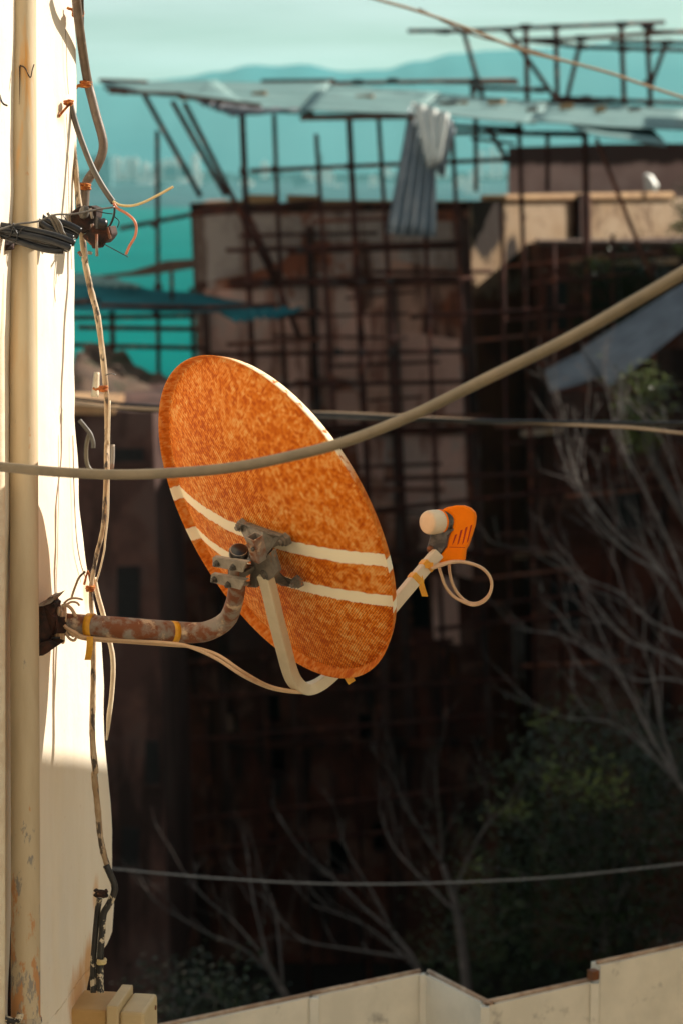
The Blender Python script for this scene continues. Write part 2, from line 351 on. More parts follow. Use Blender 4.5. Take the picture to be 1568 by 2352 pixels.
bm = bmesh.new(); rows = []
NC, NRW = 36, 190
for j in range(NRW + 1):
    y = -160 + (2680.0) * j / NRW
    e = WP(edge_at(y), y); s1 = (e - W0).dot(WA); z = e.z; s0 = -1.1; row = []
    for i in range(NC + 1):
        f = i / float(NC); s = s0 + (s1 - s0) * (1 - (1 - f) ** 1.7)
        q = W0 + WA * s; q.z = z
        h = .010 * mnoise.noise(Vector((s * 3.1, z * 2.2, 1.7))) + .0035 * mnoise.noise(Vector((s * 11, z * 9, 4.1)))
        dd = (s1 - s); 
        if dd < .06: h -= .03 * (1 - dd / .06) ** 2.2                  # the arris is rounded off
        q += WN * h; row.append(bm.verts.new(q))
    e2 = W0 + WA * (s1 - .004 + .006 * mnoise.noise(Vector((z * 14, 3, 3)))) - WN * .10; e2.z = z
    e3 = W0 + WA * (s1 - .06) - WN * .9; e3.z = z
    row.append(bm.verts.new(e2)); row.append(bm.verts.new(e3)); rows.append(row)
for rr_, zz_ in ((rows[0], 3.2), (rows[-1], -9.0)):
    ext = []
    for v in rr_: q = v.co.copy(); q.z = zz_; ext.append(bm.verts.new(q))
    rows.insert(0, ext) if zz_ > 0 else rows.append(ext)
for rw in rows:
    q = W0 - WA * 5.5; q.z = rw[0].co.z; q2 = q - WN * .9; rw.insert(0, bm.verts.new(q)); rw.insert(0, bm.verts.new(q2))
for a, b in zip(rows, rows[1:]):
    n_ = len(a)
    for i in range(n_): bm.faces.new((a[i], a[(i + 1) % n_], b[(i + 1) % n_], b[i]))
bm.faces.new(rows[0]); bm.faces.new(rows[-1][::-1])
k = WALL
bx_c = WP(190, 2300); hk = WP(140, 262)
c = WALL_C
def stain(c, q, r0, r1, squash, colr, nz=22, amt=.8, zs=.3):
    m = spot(k, WALL_P, tuple(q), r0, r1, squash)
    f = k.math('MULTIPLY', k.rng(k.math('ADD', m, k.math('MULTIPLY', k.math('SUBTRACT', k.noise(k.mapped((1, 1, zs)), nz, 5), .5), 1.1)), .35, .75), amt)
    return k.mix(f, c, colr)
c = stain(c, WP(178, 2285), .0, .13, (1, .7, 1), (.60, .30, .10))
c = stain(c, WP(204, 2235), .0, .10, (1, 1, .6), (.62, .32, .11))
c = stain(c, WP(222, 2060), .0, .05, (1, 1, .5), (.62, .34, .13), amt=.6)
c = stain(c, hk, .0, .05, (1, 1, 1), (.55, .30, .12), amt=.6)
c = stain(c, WP(200, 1350), .0, .06, (1, 1, .6), (.60, .36, .16), amt=.5)
k.col(c); k.bump(k.math('ADD', k.noise(k.mapped(), 26, 6), k.math('MULTIPLY', k.noise(k.mapped(), 160, 2), .15)), .35, .006)
M['wall'] = k.set(.85, 0, .15)
house = obj('house_wall', bm, M['wall'], origin=(W0.x, W0.y, -3.0))
tag(house, 'cream limewashed house wall with a lumpy corner, partly in hard sunlight', 'wall')

# drain pipe in front of the wall
PD = 5.37
def pxz(pts, d, dtop=None): return [P(x, y, d if dtop is None else d + (dtop - d) * max(0, min(1, (170 - y) / 190.0))) for x, y in pts]
t = thing('drain_pipe', 'thick cream painted drain pipe with rust and peeling paint on the sunlit wall', 'pipe', P(58, 2500, PD))
tubeobj('pipe_body', pxz([(51, -160), (53, 400), (55, 900), (57, 1400), (59, 1900), (60, 2520)], PD), lambda f: .0305 + .0022 * f, M['pipe'], t, n=14, seg=36)
bm = bmesh.new(); tube(bm, pxz([(60, 2335), (60, 2400)], PD), .0345, 28); obj('pipe_socket', bm, M['pipe'], t)
for (yy_) in (560, 2346):
    bm = bmesh.new(); q = P(57, yy_, PD)
    tube(bm, [q + Vector((.036 * math.cos(a), .036 * math.sin(a), .004 * math.sin(3 * a))) for a in [i * 2 * math.pi / 20 for i in range(21)]], .0035, 6)
    obj('binding_wire', bm, M['steel_wire'] if yy_ < 1000 else M['half_painted'], t)
# the torn paint flap on the pipe
bm = bmesh.new(); a = PD - .0335
for (p0, p1, p2) in (((46, 150), (58, 152), (70, 178)),):
    tube(bm, spline([P(p0[0], p0[1], a), P(p1[0], p1[1] + 4, a), P(p2[0], p2[1], a), P(75, 160, a + .006), P(79, 148, a + .01)], 5), .0014, 6)
    tube(bm, spline([P(46, 152, a), P(46, 190, a), P(45, 240, a)], 5), lambda f: .0012 * (1 - f) + .0003, 6)
obj('paint_flap', bm, M['rust'], t)
t = tubeobj('flat_conduit', [P(x, y, 5.44) for x, y in [(16, -160), (17, 400), (19, 900), (21, 1500), (22, 2000), (23, 2520)]], .0042, M['rust'], n=10, seg=10)
tag(t, 'thin dark conduit running down in the gap left of the drain pipe', 'conduit')
t = tubeobj('limewashed_conduit', [P(x, y, 5.30) for x, y in [(-14, -160), (-12, 500), (-10, 1100), (-9, 1700), (-10, 2520)]], .021, M['paint_cable'], n=10, seg=20)
tag(t, 'cream conduit cut by the left edge of the picture', 'conduit')
pts = [(-20, 2330), (10, 2338), (30, 2345), (44, 2340), (48, 2328)]
t = tubeobj('paint_spattered_rope', pxz(pts, 5.31), .0075, M['half_painted'], n=8)
tag(t, 'black rope end spattered with cream paint at the foot of the drain pipe', 'rope')
tag(tubeobj('bent_nail_wire', pxz([(-8, 190), (2, 225), (8, 238), (18, 243)], 5.25), .0022, M['black']), 'short bent black wire sticking out left of the drain pipe', 'wire')

# ================================================================== CABLES ON THE WALL
def z2(pts): return [(x * .28123, y * .28123) for x, y in pts]                     # tracing zooms -> picture units
def z3(pts): return [(x * .28123, 587.9 + y * .28123) for x, y in pts]
def z4(pts): return [(x * .28123, 1194.1 + y * .28123) for x, y in pts]
def z5(pts): return [(x * .28123, 1745.2 + y * .28123) for x, y in pts]
def zb(pts): return [(x * .21089, 413.3 + y * .21089) for x, y in pts]
t = thing('old_power_cable', 'thick brown cable hanging loose down the top of the wall corner', 'cable', P(196, 480, 5.9))
tubeobj('sheath', pxz(z2([(615, -120), (632, 60), (655, 250), (690, 500), (722, 680), (752, 800), (790, 950), (828, 1080), (846, 1180), (832, 1270), (782, 1380), (732, 1450), (704, 1520), (690, 1720)]), 5.9, 5.66), .0112, M['brown_cable'], t, seg=14)
tubeobj('second_strand', pxz(z2([(668, -120), (672, 80), (676, 260), (700, 480), (716, 640)]), 5.915, 5.68), .005, M['grey_cable'], t)
def ring(name, c, ax, r, rr, m, parent=None, turns=2, jit=.12, tail=None, label=None):
    ax = Vector(ax).normalized(); u = ax.orthogonal().normalized(); v = ax.cross(u); pts = []
    n = 14 * turns
    for i in range(n + 1):
        a = 2 * math.pi * i / 14.0
        q = r * (1 + jit * random.uniform(-1, 1)); pts.append(Vector(c) + u * q * math.cos(a) + v * q * math.sin(a) + ax * (rr * 1.4 * (i / 14.0 - turns / 2.0) + jit * r * random.uniform(-.5, .5)))
    if tail: pts += [Vector(q) for q in tail]
    bm = bmesh.new(); tube(bm, pts, rr, 7); return obj(name, bm, m, parent)
D59 = 5.9
for (x, y, r_, tl) in ((640, 112, .0125, [(560, 70), (552, 60)]), (702, 690, .013, [(640, 700), (608, 735)]), (690, 1525, .0135, [(620, 1520), (575, 1525)])):
    D59 = 5.9 if y > 400 else 5.75; q = P(x * .28123, y * .28123, D59)
    o = ring('rusty_tie', q, (.15, 0, 1), r_, .0036, M['orange_rust'], t, 3, .16, [P(a * .28123, b * .28123, D59 - .01) for a, b in tl])
t = thing('cut_cable', 'grey cable slanting from a wall hook, cut end splayed into bare wires', 'cable', P(261, 464, 5.78))
tubeobj('sheath', pxz(z2([(560, 905), (540, 880), (548, 840), (575, 838), (592, 900), (625, 1020), (680, 1180), (757, 1370), (845, 1530), (930, 1655)]), 5.80), .0074, M['grey_cable'], t, seg=12)
tubeobj('yellow_core', pxz(z2([(925, 1645), (985, 1676), (1080, 1680), (1180, 1650), (1300, 1590), (1418, 1524)]), 5.79), .0031, M['yellow_wire'], t)
tubeobj('copper_core', pxz(z2([(930, 1660), (960, 1700), (1030, 1740), (1090, 1790), (1115, 1850), (1105, 1930), (1060, 2010), (1030, 2078)]), 5.785), .0033, M['copper'], t)
tubeobj('black_core', pxz(z2([(930, 1660), (938, 1710), (930, 1770), (900, 1840), (862, 1872)]), 5.79), .0026, M['black'], t)
ring('rusty_hook', WP(158, 236, .015), (0, .2, 1), .009, .003, M['orange_rust'], t, 2, .2, [WP(140, 262, .004), WP(136, 268, -.004)])
# mouldy paint strip cable down the corner
pp = z2([(548, 930), (585, 1100), (606, 1240), (622, 1400), (640, 1600), (665, 1850), (700, 2150)]) + z3([(690, 20), (742, 270), (800, 500), (840, 800), (860, 1000), (872, 1150), (876, 1400), (870, 1700), (865, 1900), (852, 2150), (828, 2300)]) + z4([(800, 250), (770, 400), (748, 530), (748, 700), (765, 850), (765, 1000), (765, 1200), (760, 1500), (755, 1700), (765, 1900), (782, 2050)]) + z5([(772, 120), (790, 300), (805, 450), (818, 600), (845, 750), (885, 880)])
t = thing('painted_cable', 'long cable under flaking cream paint running down the wall corner', 'cable', P(240, 1990, 5.86))
def wdepth(x, y, off): q = WP(min(x, edge_at(y) - 6), y, off); return min(q.dot(FWD), 5.92)
bm = bmesh.new(); tube(bm, spline([P(x, y, 5.84 if y < 1000 else 5.80) for x, y in pp], 5), lambda f: .0064 + .0012 * math.sin(f * 9), 12, wob=.18)
obj('sheath', bm, M['painted_cable'], t)
for (x, y, d) in ((238.5, 893, 5.835), (208, 1352, 5.80)): ring('rusty_tie', P(x, y, d), (0.05, 0, 1), .0085, .0032, M['orange_rust'], t, 3, .2, [P(x - 18, y + 2, d), P(x - 24, y - 2, d)] if y < 1000 else [P(x - 6, y - 40, d), P(x - 14, y - 10, d + .02)])
bm = bmesh.new(); tube(bm, spline([P(x, y, 5.83) for x, y in [(243, 862), (254, 858), (266, 861)]], 4), .0016, 6); obj('twist_wire', bm, M['steel_wire'], t)
t = thing('black_riser_cable', 'black cable with paint rests dropping into the meter box', 'cable', P(226, 2262, 5.8))
tubeobj('sheath', pxz(z5([(868, 860), (905, 940), (935, 1020), (934, 1085), (892, 1180), (848, 1260), (838, 1400), (822, 1600), (822, 1830), (826, 1900)]), 5.79), .0082, M['half_painted'], t, seg=12)
tubeobj('second_strand', pxz(z5([(815, 1130), (800, 1230), (790, 1330), (775, 1500), (762, 1700), (765, 1900)]), 5.80), .0072, M['half_painted'], t, seg=12)
ring('rusty_tie', P(233, 2052, 5.79), (.2, .1, 1), .013, .0035, M['rust'], t, 3, .3)
ring('copper_tie', P(234, 2209, 5.785), (.1, 0, 1), .0085, .004, M['yellow_wire'], t, 2, .05)
tag(tubeobj('limewashed_cable', [P(x, y, 5.83) for x, y in z4([(770, 470), (800, 610), (850, 790), (890, 960), (920, 1100), (926, 1250), (912, 1450), (893, 1600), (884, 1710), (872, 1800)])], lambda f: .0058 if f < .8 else .0058 - .019 * (f - .8), M['paint_cable'], wob=.1), 'pale limewashed cable bulging out beside the wall corner below the dish mast', 'cable')
tag(tubeobj('thin_pale_wire', [P(x, y, 5.82) for x, y in z3([(900, 1180), (893, 1500), (890, 1800), (885, 2100), (862, 2320)]) + z4([(852, 260), (815, 420), (782, 520)])], .0022, M['paint_cable']), 'thin pale wire running close beside the painted corner cable', 'wire')
t = thing('hooked_cable', 'cream cable stub bent like a hook behind the wall corner', 'cable', P(206, 1060, 6.3))
tubeobj('sheath', [P(x, y, 6.3) for x, y in z3([(735, 1440), (712, 1520), (705, 1600), (710, 1680), (735, 1740), (800, 1800), (880, 1810)])], .0055, M['front_cable'], t, seg=12)
tubeobj('grey_end', [P(x, y, 6.28) for x, y in z3([(650, 1340), (700, 1400), (740, 1455), (762, 1520), (764, 1570)])], .006, M['grey_cable'], t)
tag(tubeobj('rusty_stub', [P(x, y, 6.2) for x, y in z3([(922, 1540), (922, 1640), (914, 1750)])], .0055, M['mast'], n=4), 'short rusty iron stub behind the corner cable', 'stub')
tag(tubeobj('pale_peg', [P(x, y, 6.5) for x, y in z3([(792, 950), (786, 1040), (776, 1150)])], lambda f: .0075 + .003 * f, M['paint_cable'], n=4), 'pale peg standing behind the rusty tie of the corner cable', 'peg')
# black coil of cables held over the drain pipe
t = thing('cable_bundle', 'bundle of thick black cables tied across the drain pipe', 'cable bundle', P(60, 545, 5.27))
for i, (pts, d, r_) in enumerate((
        ([(-120, 470), (0, 495), (160, 520), (400, 562), (640, 622), (815, 692)], 5.27, .0078), ([(-120, 510), (0, 545), (200, 585), (480, 645), (680, 708), (770, 742)], 5.262, .0082),
        ([(-120, 560), (0, 590), (230, 672), (450, 742), (600, 768), (690, 768)], 5.27, .0080), ([(-120, 500), (60, 560), (300, 620), (560, 700), (740, 752)], 5.285, .008),
        ([(400, 350), (470, 420), (560, 475), (700, 545), (855, 612)], 5.58, .0085), ([(400, 440), (500, 510), (600, 565), (690, 600), (800, 640)], 5.55, .0085), ([(590, 440), (680, 470), (770, 500), (880, 560)], 5.57, .0085),
        ([(400, 480), (500, 545), (640, 600), (700, 640)], 5.6, .008))):
    tubeobj('cable', [P(x, y, d) for x, y in zb(pts)], r_, M['black'], t, seg=12)
for pts in ([(560, 380), (620, 460), (660, 560), (690, 620)], [(590, 390), (660, 480), (690, 570), (740, 620)], [(520, 360), (560, 420), (600, 500), (640, 590)]):
    tubeobj('tie_wrap', [P(x, y, 5.545) for x, y in zb(pts)], .0035, M['grey_cable'], t)
for pts in ([(100, 470), (180, 560), (190, 620), (160, 680), (100, 690)], [(150, 470), (120, 600), (60, 640)], [(270, 515), (240, 540), (215, 580)]):
    tubeobj('tie_wire', [P(x, y, 5.25) for x, y in zb(pts)], .0016, M['black'], t)
bm = bmesh.new()
prism(bm, [P(x, y, 5.30) for x, y in zb([(-60, 640), (60, 650), (140, 690), (140, 760), (60, 770), (30, 900), (-60, 900)])], Vector((0, .03, 0))); obj('torn_wrap', bm, M['rust'], t)
tag(tubeobj('thin_grey_wire', [P(x, y, 5.24 + .0004 * max(x, 0)) for x, y in zb([(-120, 570), (0, 540), (190, 482), (420, 450), (600, 380), (800, 372), (1060, 322), (1250, 296)])], .0022, M['steel_wire']), 'thin grey wire crossing above the black cable bundle', 'wire')
# rusted clamp on the corner
t = thing('cable_clamp', 'rusted cable clamp with dark insulators at the wall corner', 'clamp', P(215, 540, 5.8))
def cluster(name, poly, d, th, m, jit=.006):
    bm = bmesh.new(); prism(bm, [P(x, y, d) + Vector((0, random.uniform(-jit, jit), 0)) for x, y in zb(poly)], Vector((.2 * th, th, 0))); return obj(name, bm, m, t, bevel=.003)
cluster('upper_jaw', [(770, 400), (790, 340), (860, 288), (990, 280), (1060, 310), (1050, 400), (1020, 470), (980, 540), (900, 590), (850, 520), (775, 460)], 5.80, .05, M['rust'])
cluster('lower_jaw', [(895, 610), (960, 560), (1020, 490), (1120, 520), (1200, 500), (1222, 590), (1190, 640), (1140, 690), (1090, 690), (1070, 740), (1010, 750), (985, 690), (920, 650)], 5.77, .05, M['rust'])
bm = bmesh.new(); cyl(bm, P(*zb([(1055, 590)])[0], 5.76), P(*zb([(1058, 830)])[0], 5.76), .0035, seg=10); obj('bolt', bm, M['mast'], t)
bm = bmesh.new(); lathe(bm, P(*zb([(1040, 470)])[0], 5.75), RT * .9 - UPV * .1 + FWD * .35, [(0, .012), (.006, .0155), (.012, .0125), (.02, .0155), (.028, .011)], 18); obj('insulator', bm, M['black'], t)
bm = bmesh.new(); lathe(bm, P(*zb([(880, 340)])[0], 5.79), RT * .9 - UPV * .3 - FWD * .2, [(0, .010), (.006, .016), (.014, .016), (.02, .010)], 18); obj('insulator', bm, M['dark_plastic'], t)
for q in ([(985, 310), (1010, 420)], [(1170, 520), (1205, 640)], [(1005, 480), (1020, 560)], [(950, 640), (1000, 700)], [(860, 780), (890, 830)], [(960, 790), (1005, 800)]):
    a_, b_ = [P(x, y, 5.775) for x, y in zb(q)]; bm = bmesh.new(); tube(bm, [a_, b_], lambda f: .0045 - .001 * f, 6); obj('flaking_shard', bm, M['mast'], t)
for q in ([(1250, 400), (1300, 450), (1280, 520)], [(1120, 690), (1250, 760), (1400, 840)], [(1060, 340), (1150, 360), (1230, 370)], [(690, 380), (720, 430), (760, 470)]):
    tubeobj('loose_wire', [P(x, y, 5.77) for x, y in zb(q)], .0012, M['black'], t)
# hair-thin wires on the wall
for i, (pts, lab) in enumerate((([(535, 235), (545, 400), (550, 600), (562, 770)], 'hair-thin wire on the sunny wall above the rusty hook'), ([(545, 930), (560, 1300), (566, 1700), (590, 2200)], 'hair-thin wire on the sunny wall below the rusty hook'))):
    tag(tubeobj('hair_wire', [WP(x, y, .006) for x, y in z2(pts)], .0007, M['painted_cable']), lab, 'wire')
tag(tubeobj('limewashed_wire', [WP(x, y, .008) for x, y in [(168, 1000), (171, 1130), (176, 1230), (185, 1290), (198, 1330)]], .0013, M['painted_cable']), 'thin painted wire on the sunny wall leading to the corner tie', 'wire')

# ================================================================== METER BOX
def WL(a, w_, z): q = W0 + WA * a + WN * w_; q.z = z; return q
bl = WP(163, 2303); a0 = (bl - W0).dot(WA); zt = bl.z - .016
t = thing('meter_box', 'beige plastic meter box fixed at the foot of the wall corner', 'meter box', WL(a0 + .1, .05, zt - .35))
def wbox(bm, a_0, a_1, w0, w1, z0, z1):
    c_ = WL((a_0 + a_1) / 2, (w0 + w1) / 2, (z0 + z1) / 2); return box(bm, c_, WA * (a_1 - a_0) / 2, WN * (w1 - w0) / 2, Vector((0, 0, (z1 - z0) / 2)))
bm = bmesh.new(); wbox(bm, a0, a0 + .145, -.01, .092, zt - .34, zt); obj('body', bm, M['meter_dark'], t, bevel=.006)
bm = bmesh.new(); wbox(bm, a0 - .010, a0 + .155, .0925, .122, zt - .35, zt + .016); obj('flange', bm, M['meter'], t, bevel=.004)
cov = None
bm = bmesh.new(); wbox(bm, a0 + .002, a0 + .150, .1225, .186, zt - .335, zt - .002); cov = obj('cover', bm, M['meter'], t, bevel=.008)
bm = bmesh.new(); wbox(bm, a0 + .028, a0 + .112, .184, .1878, zt - .25, zt - .075); obj('window', bm, M['glass'], cov)
for (aa, zz) in ((.018, -.045), (.122, -.03)):
    bm = bmesh.new(); cyl(bm, WL(a0 + aa, .185, zt + zz), WL(a0 + aa, .1885, zt + zz), .006, seg=12); obj('screw', bm, M['screw'], cov)

# ================================================================== SATELLITE DISH
E1 = camvec(252, -80, 303).normalized(); E2 = camvec(97, -357, -175); E2 = (E2 - E1 * E2.dot(E1)).normalized()
NV = E1.cross(E2); 
if NV.x < 0: NV = -NV
UPD = -E2                                                            # dish 'up'
DC = P(640, 1184, 5.55) - NV * .0225; RA, RB = .407, .412
# keep the frame right-handed (x = E1, y = UPD, z = NV)
if E1.cross(UPD).dot(NV) < 0: E1f = -E1
else: E1f = E1
DM = Matrix(((E1f.x, UPD.x, NV.x, DC.x), (E1f.y, UPD.y, NV.y, DC.y), (E1f.z, UPD.z, NV.z, DC.z), (0, 0, 0, 1)))
def D(x, y, k_): return HIT(x, y, DC - NV * (k_ - .0225), NV)                   # picture ray on the plane k_ metres behind the rim plane
base = WP(105, 1430)
dish = thing('satellite_dish', 'worn orange satellite dish with two cream bands on a rusty wall mast', 'satellite dish', base)
DEP = .064
def prof(r): return -DEP * (1 - (r / .95) ** 2) + .018
bm = bmesh.new(); SEG = 128
prf = [(r, prof(r)) for r in [i / 26.0 * .95 for i in range(1, 27)]] + [(.957, .0205), (.966, .0220), (.973, .0205), (.984, .0135), (.994, .006), (1.003, .0)]
rings = []
cv = bm.verts.new((0, 0, prof(0)))
for (r, z) in prf: rings.append([bm.verts.new((RA * r * math.cos(2 * math.pi * i / SEG), RB * r * math.sin(2 * math.pi * i / SEG), z)) for i in range(SEG)])
for i in range(SEG): bm.faces.new((cv, rings[0][i], rings[0][(i + 1) % SEG]))
for A, B in zip(rings, rings[1:]):
    for i in range(SEG): bm.faces.new((A[i], B[i], B[(i + 1) % SEG], A[(i + 1) % SEG]))
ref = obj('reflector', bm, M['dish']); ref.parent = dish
ref.matrix_local = Matrix.Translation(-base) @ DM
s_ = ref.modifiers.new('thick', 'SOLIDIFY'); s_.thickness = .0014; s_.offset = 0

def z7(pts): return [((560 + x / 7.84) / 1.08867, (1290 + y / 7.84) / 1.08867) for x, y in pts]
def z6(pts): return [((460 + x / 3.92) / 1.08867, (1240 + y / 3.92) / 1.08867) for x, y in pts]
br = bpy.data.objects.new('bracket', None); COL.objects.link(br); br.parent = dish; ROOT[br] = base
def plate(name, poly, ks, th, m, parent, bev=.002):
    """poly in picture units, ks = one depth or one per corner, th towards the dish"""
    ks = ks if isinstance(ks, (list, tuple)) else [ks] * len(poly)
    bm = bmesh.new(); prism(bm, [D(x, y, kk) for (x, y), kk in zip(poly, ks)], NV * th); return obj(name, bm, m, parent, bevel=bev)
plate('upper_arm', z7([(300, 170), (430, 190), (760, 320), (1100, 420), (1120, 560), (930, 640), (830, 760), (620, 800), (480, 590), (400, 430), (300, 240)]), [.082, .084, .10, .084, .082, .10, .13, .135, .115, .10, .082], .003, M['zinc'], br)
plate('upper_flange', z7([(330, 150), (430, 170), (760, 290), (1110, 400), (1110, 440), (760, 330), (430, 205), (330, 190)]), .088, .012, M['zinc'], br)
plate('lower_arm', z7([(930, 1120), (1040, 1060), (1110, 1150), (1190, 1210), (1340, 1260), (1330, 1400), (1130, 1375), (980, 1290)]), [.13, .13, .11, .095, .078, .078, .095, .12], .003, M['zinc_dark'], br)
plate('side_web', z7([(940, 690), (1000, 900), (1060, 1100), (1190, 1220), (1130, 1240), (1010, 1180), (960, 1000)]), [.12, .125, .12, .085, .085, .12, .13], .004, M['zinc'], br)
plate('centre_plate', z7([(470, 770), (580, 830), (780, 835), (945, 680), (1000, 880), (1060, 1090), (1000, 1190), (770, 1335), (700, 1275), (640, 1270), (650, 1360), (630, 1415), (440, 1400), (500, 1280), (520, 1100), (530, 900)]), .155, .012, M['zinc'], br)
plate('hollow_back', z7([(130, 740), (330, 690), (520, 560), (640, 780), (640, 900), (440, 900)]), .135, .05, M['black'], br)
bm = bmesh.new(); q = D(*z7([(790, 1165)])[0], .157); lathe(bm, q + NV * .004, -NV, [(0, .013), (.003, .013), (.005, .009), (.007, .009)], 12); obj('pivot_bolt', bm, M['zinc_dark'], br, smooth=False)
# square tube stub, open at the top
a_, b_ = D(*z7([(600, 400)])[0], .165), D(*z7([(700, 850)])[0], .165); ax = (a_ - b_).normalized(); sd = (NV.cross(ax)).normalized(); nn = ax.cross(sd).normalized()
bm = bmesh.new(); hw = .0138; ho = [a_ + (sd * i + nn * j) * hw for i, j in ((1, 1), (-1, 1), (-1, -1), (1, -1))]; hb = [b_ + (sd * i + nn * j) * hw for i, j in ((1, 1), (-1, 1), (-1, -1), (1, -1))]
hi = [a_ + (sd * i + nn * j) * (hw - .0025) for i, j in ((1, 1), (-1, 1), (-1, -1), (1, -1))]; hd = [p_ - ax * .05 for p_ in hi]
VO, VB, VI, VD = [[bm.verts.new(p_) for p_ in s__] for s__ in (ho, hb, hi, hd)]
for i in range(4):
    j = (i + 1) % 4; bm.faces.new((VB[i], VB[j], VO[j], VO[i])); bm.faces.new((VO[i], VO[j], VI[j], VI[i])); bm.faces.new((VI[i], VI[j], VD[j], VD[i]))
bm.faces.new(VD); bm.faces.new(VB); obj('tube_stub', bm, M['mast'], br, smooth=False)
bm = bmesh.new(); q = D(*z7([(590, 640)])[0], .181); cyl(bm, q, q - NV * .006, .005, seg=10); obj('rivet', bm, M['zinc_dark'], br)
for (x, y, kk) in ((310, 215, .088), (1150, 500, .087), (1390, 1330, .083)):
    q = D(*z7([(x, y)])[0], kk); bm = bmesh.new(); lathe(bm, q + NV * .014, -NV, [(0, .0165), (.010, .0155), (.012, .0115), (.018, .0115)], 6); lathe(bm, q - NV * .004, -NV, [(0, .0065), (.007, .006)], 10); obj('foot_bolt', bm, M['zinc'], br, smooth=False)
q = D(584, 1305, .07); bm = bmesh.new(); lathe(bm, q + NV * .02, -NV, [(0, .017), (.014, .016), (.02, .011)], 16); obj('foot_bolt', bm, M['zinc_dark'], br)
plate('rear_arm', [(575, 1300), (600, 1285), (615, 1320), (590, 1325)], [.075, .13, .13, .075], .003, M['zinc_dark'], br)
KM = .175                                                            # mast axis behind the rim plane
# mast: wall arm, bend and upright
up = [D(520, 1425, KM), D(538, 1385, KM), D(545, 1345, KM), D(547, 1310, KM), D(549, 1262, KM)]
w1 = base + Vector((.0, 0, 0))
m0 = WP(92, 1426); e_ = up[0]
mp_ = [m0, P(150, 1434, m0.dot(FWD) - .02), P(250, 1441, m0.dot(FWD) - .05), P(340, 1448, (m0.dot(FWD) + e_.dot(FWD)) / 2 - .03), P(420, 1453, e_.dot(FWD) + .03), P(475, 1450, e_.dot(FWD) + .005)] + up
def mr(f): return .0262 - .0065 * max(0, min(1, (f - .35) / .35))
bm = bmesh.new(); tube(bm, spline(mp_, 10), mr, 24); mast = obj('mast', bm, M['mast'], dish)
bm = bmesh.new(); lathe(bm, D(549, 1274, KM), (up[-1] - up[-2]), [(0, .0222), (.013, .0222), (.0165, .018), (.017, .0)], 22); obj('mast_cap', bm, M['black'], mast)
# clamp straps around the upright
for i, (poly, bolts) in enumerate((([(282, 602), (612, 655), (575, 752), (280, 692)], ((330, 662), (492, 698))), ([(268, 768), (602, 828), (552, 922), (258, 845)], ((308, 818), (442, 868))))):
    pz = z6(poly); bm = bmesh.new(); A_ = [D(x, y, .206) for x, y in pz]; prism(bm, A_, NV * .004)
    dn = (A_[0] - A_[3]).normalized(); prism(bm, [A_[0], A_[1], A_[1] + NV * .012, A_[0] + NV * .012], -dn * .003)
    st = obj('clamp_strap', bm, M['zinc_light'], br, bevel=.001)
    for (x, y) in bolts:
        q = D(*z6([(x, y)])[0], .2065); bm = bmesh.new(); lathe(bm, q, -NV, [(0, .0092), (.0015, .0092), (.002, .0074), (.006, .0074)], 6); lathe(bm, q - NV * .0062, -NV, [(0, .0040), (.004, .0040), (.005, .003)], 10); ROOT[st] = base; obj('clamp_nut', bm, M['zinc_dark'], st, smooth=False)
    q0, q1 = D(*z6([(560, 690 + 170 * i)])[0], .19), D(*z6([(650, 690 + 170 * i)])[0], .155); bm = bmesh.new(); cyl(bm, q0, q1, .0052, seg=10); obj('clamp_bolt', bm, M['mast'], br)
plate('clamp_back', z6([(430, 720), (600, 750), (600, 800), (430, 780)]), .185, .03, M['zinc'], br)
# feed arm
fa = [D(608, 1318, .148), D(618, 1352, .147), D(634, 1420, .140), D(652, 1490, .122), D(664, 1535, .100), D(676, 1563, .078), D(695, 1580, .050), D(722, 1578, .020), D(760, 1552, -.02), D(830, 1478, -.11), D(906, 1386, -.22), D(1004, 1270, -.372)]
bm = bmesh.new(); tube(bm, spline(fa, 8), .0142, square=True, ref=(D(640, 1335, .148) - fa[0]) + NV * .018); farings = tube.last; farm = obj('feed_arm', bm, M['cream_steel'], dish, bevel=.003)
# LNB at the arm's end
LP = D(1004, 1250, -.38); dl = LP.dot(FWD)
def zl(pts): return [((950 + x / 4.751) / 1.08867, (1220 + y / 4.751) / 1.08867) for x, y in pts]
lnb = bpy.data.objects.new('feed_head', None); COL.objects.link(lnb); lnb.parent = dish; ROOT[lnb] = base
cc = P(*zl([(590, 410)])[0], dl); axl = (camvec(-.70, -.06, .66)).normalized()
bm = bmesh.new(); lathe(bm, cc - axl * .030, axl, [(0, .0285), (.004, .0292), (.020, .0300), (.034, .0290), (.0392, .0268), (.0412, .0235), (.0418, .008), (.042, .0)], 40); obj('feed_cap', bm, M['cap'], lnb)
bm = bmesh.new(); lathe(bm, cc - axl * .0345, axl, [(0, .0275), (.0005, .0297), (.004, .0297), (.0044, .0275)], 40); obj('cap_ring', bm, M['orange_plastic'], lnb)
bm = bmesh.new(); lathe(bm, cc - axl * .062, axl, [(0, .020), (.003, .0265), (.014, .0285), (.017, .024), (.020, .0285), (.027, .0275)], 32); obj('neck_clamp', bm, M['dark_plastic'], lnb)
bm = bmesh.new(); prism(bm, [P(x, y, dl + .012) for x, y in zl([(600, 560), (690, 520), (800, 480), (855, 490), (850, 440), (870, 500), (790, 560), (772, 690), (715, 780), (655, 845), (615, 790), (560, 715)])], FWD * .026); obj('holder', bm, M['dark_plastic'], lnb, bevel=.003)
bm = bmesh.new(); q = P(*zl([(592, 725)])[0], dl + .012); lathe(bm, q, -FWD, [(-.01, .0085), (.002, .0085), (.006, .006), (.008, .003)], 14); obj('holder_bolt', bm, M['screw'], lnb)
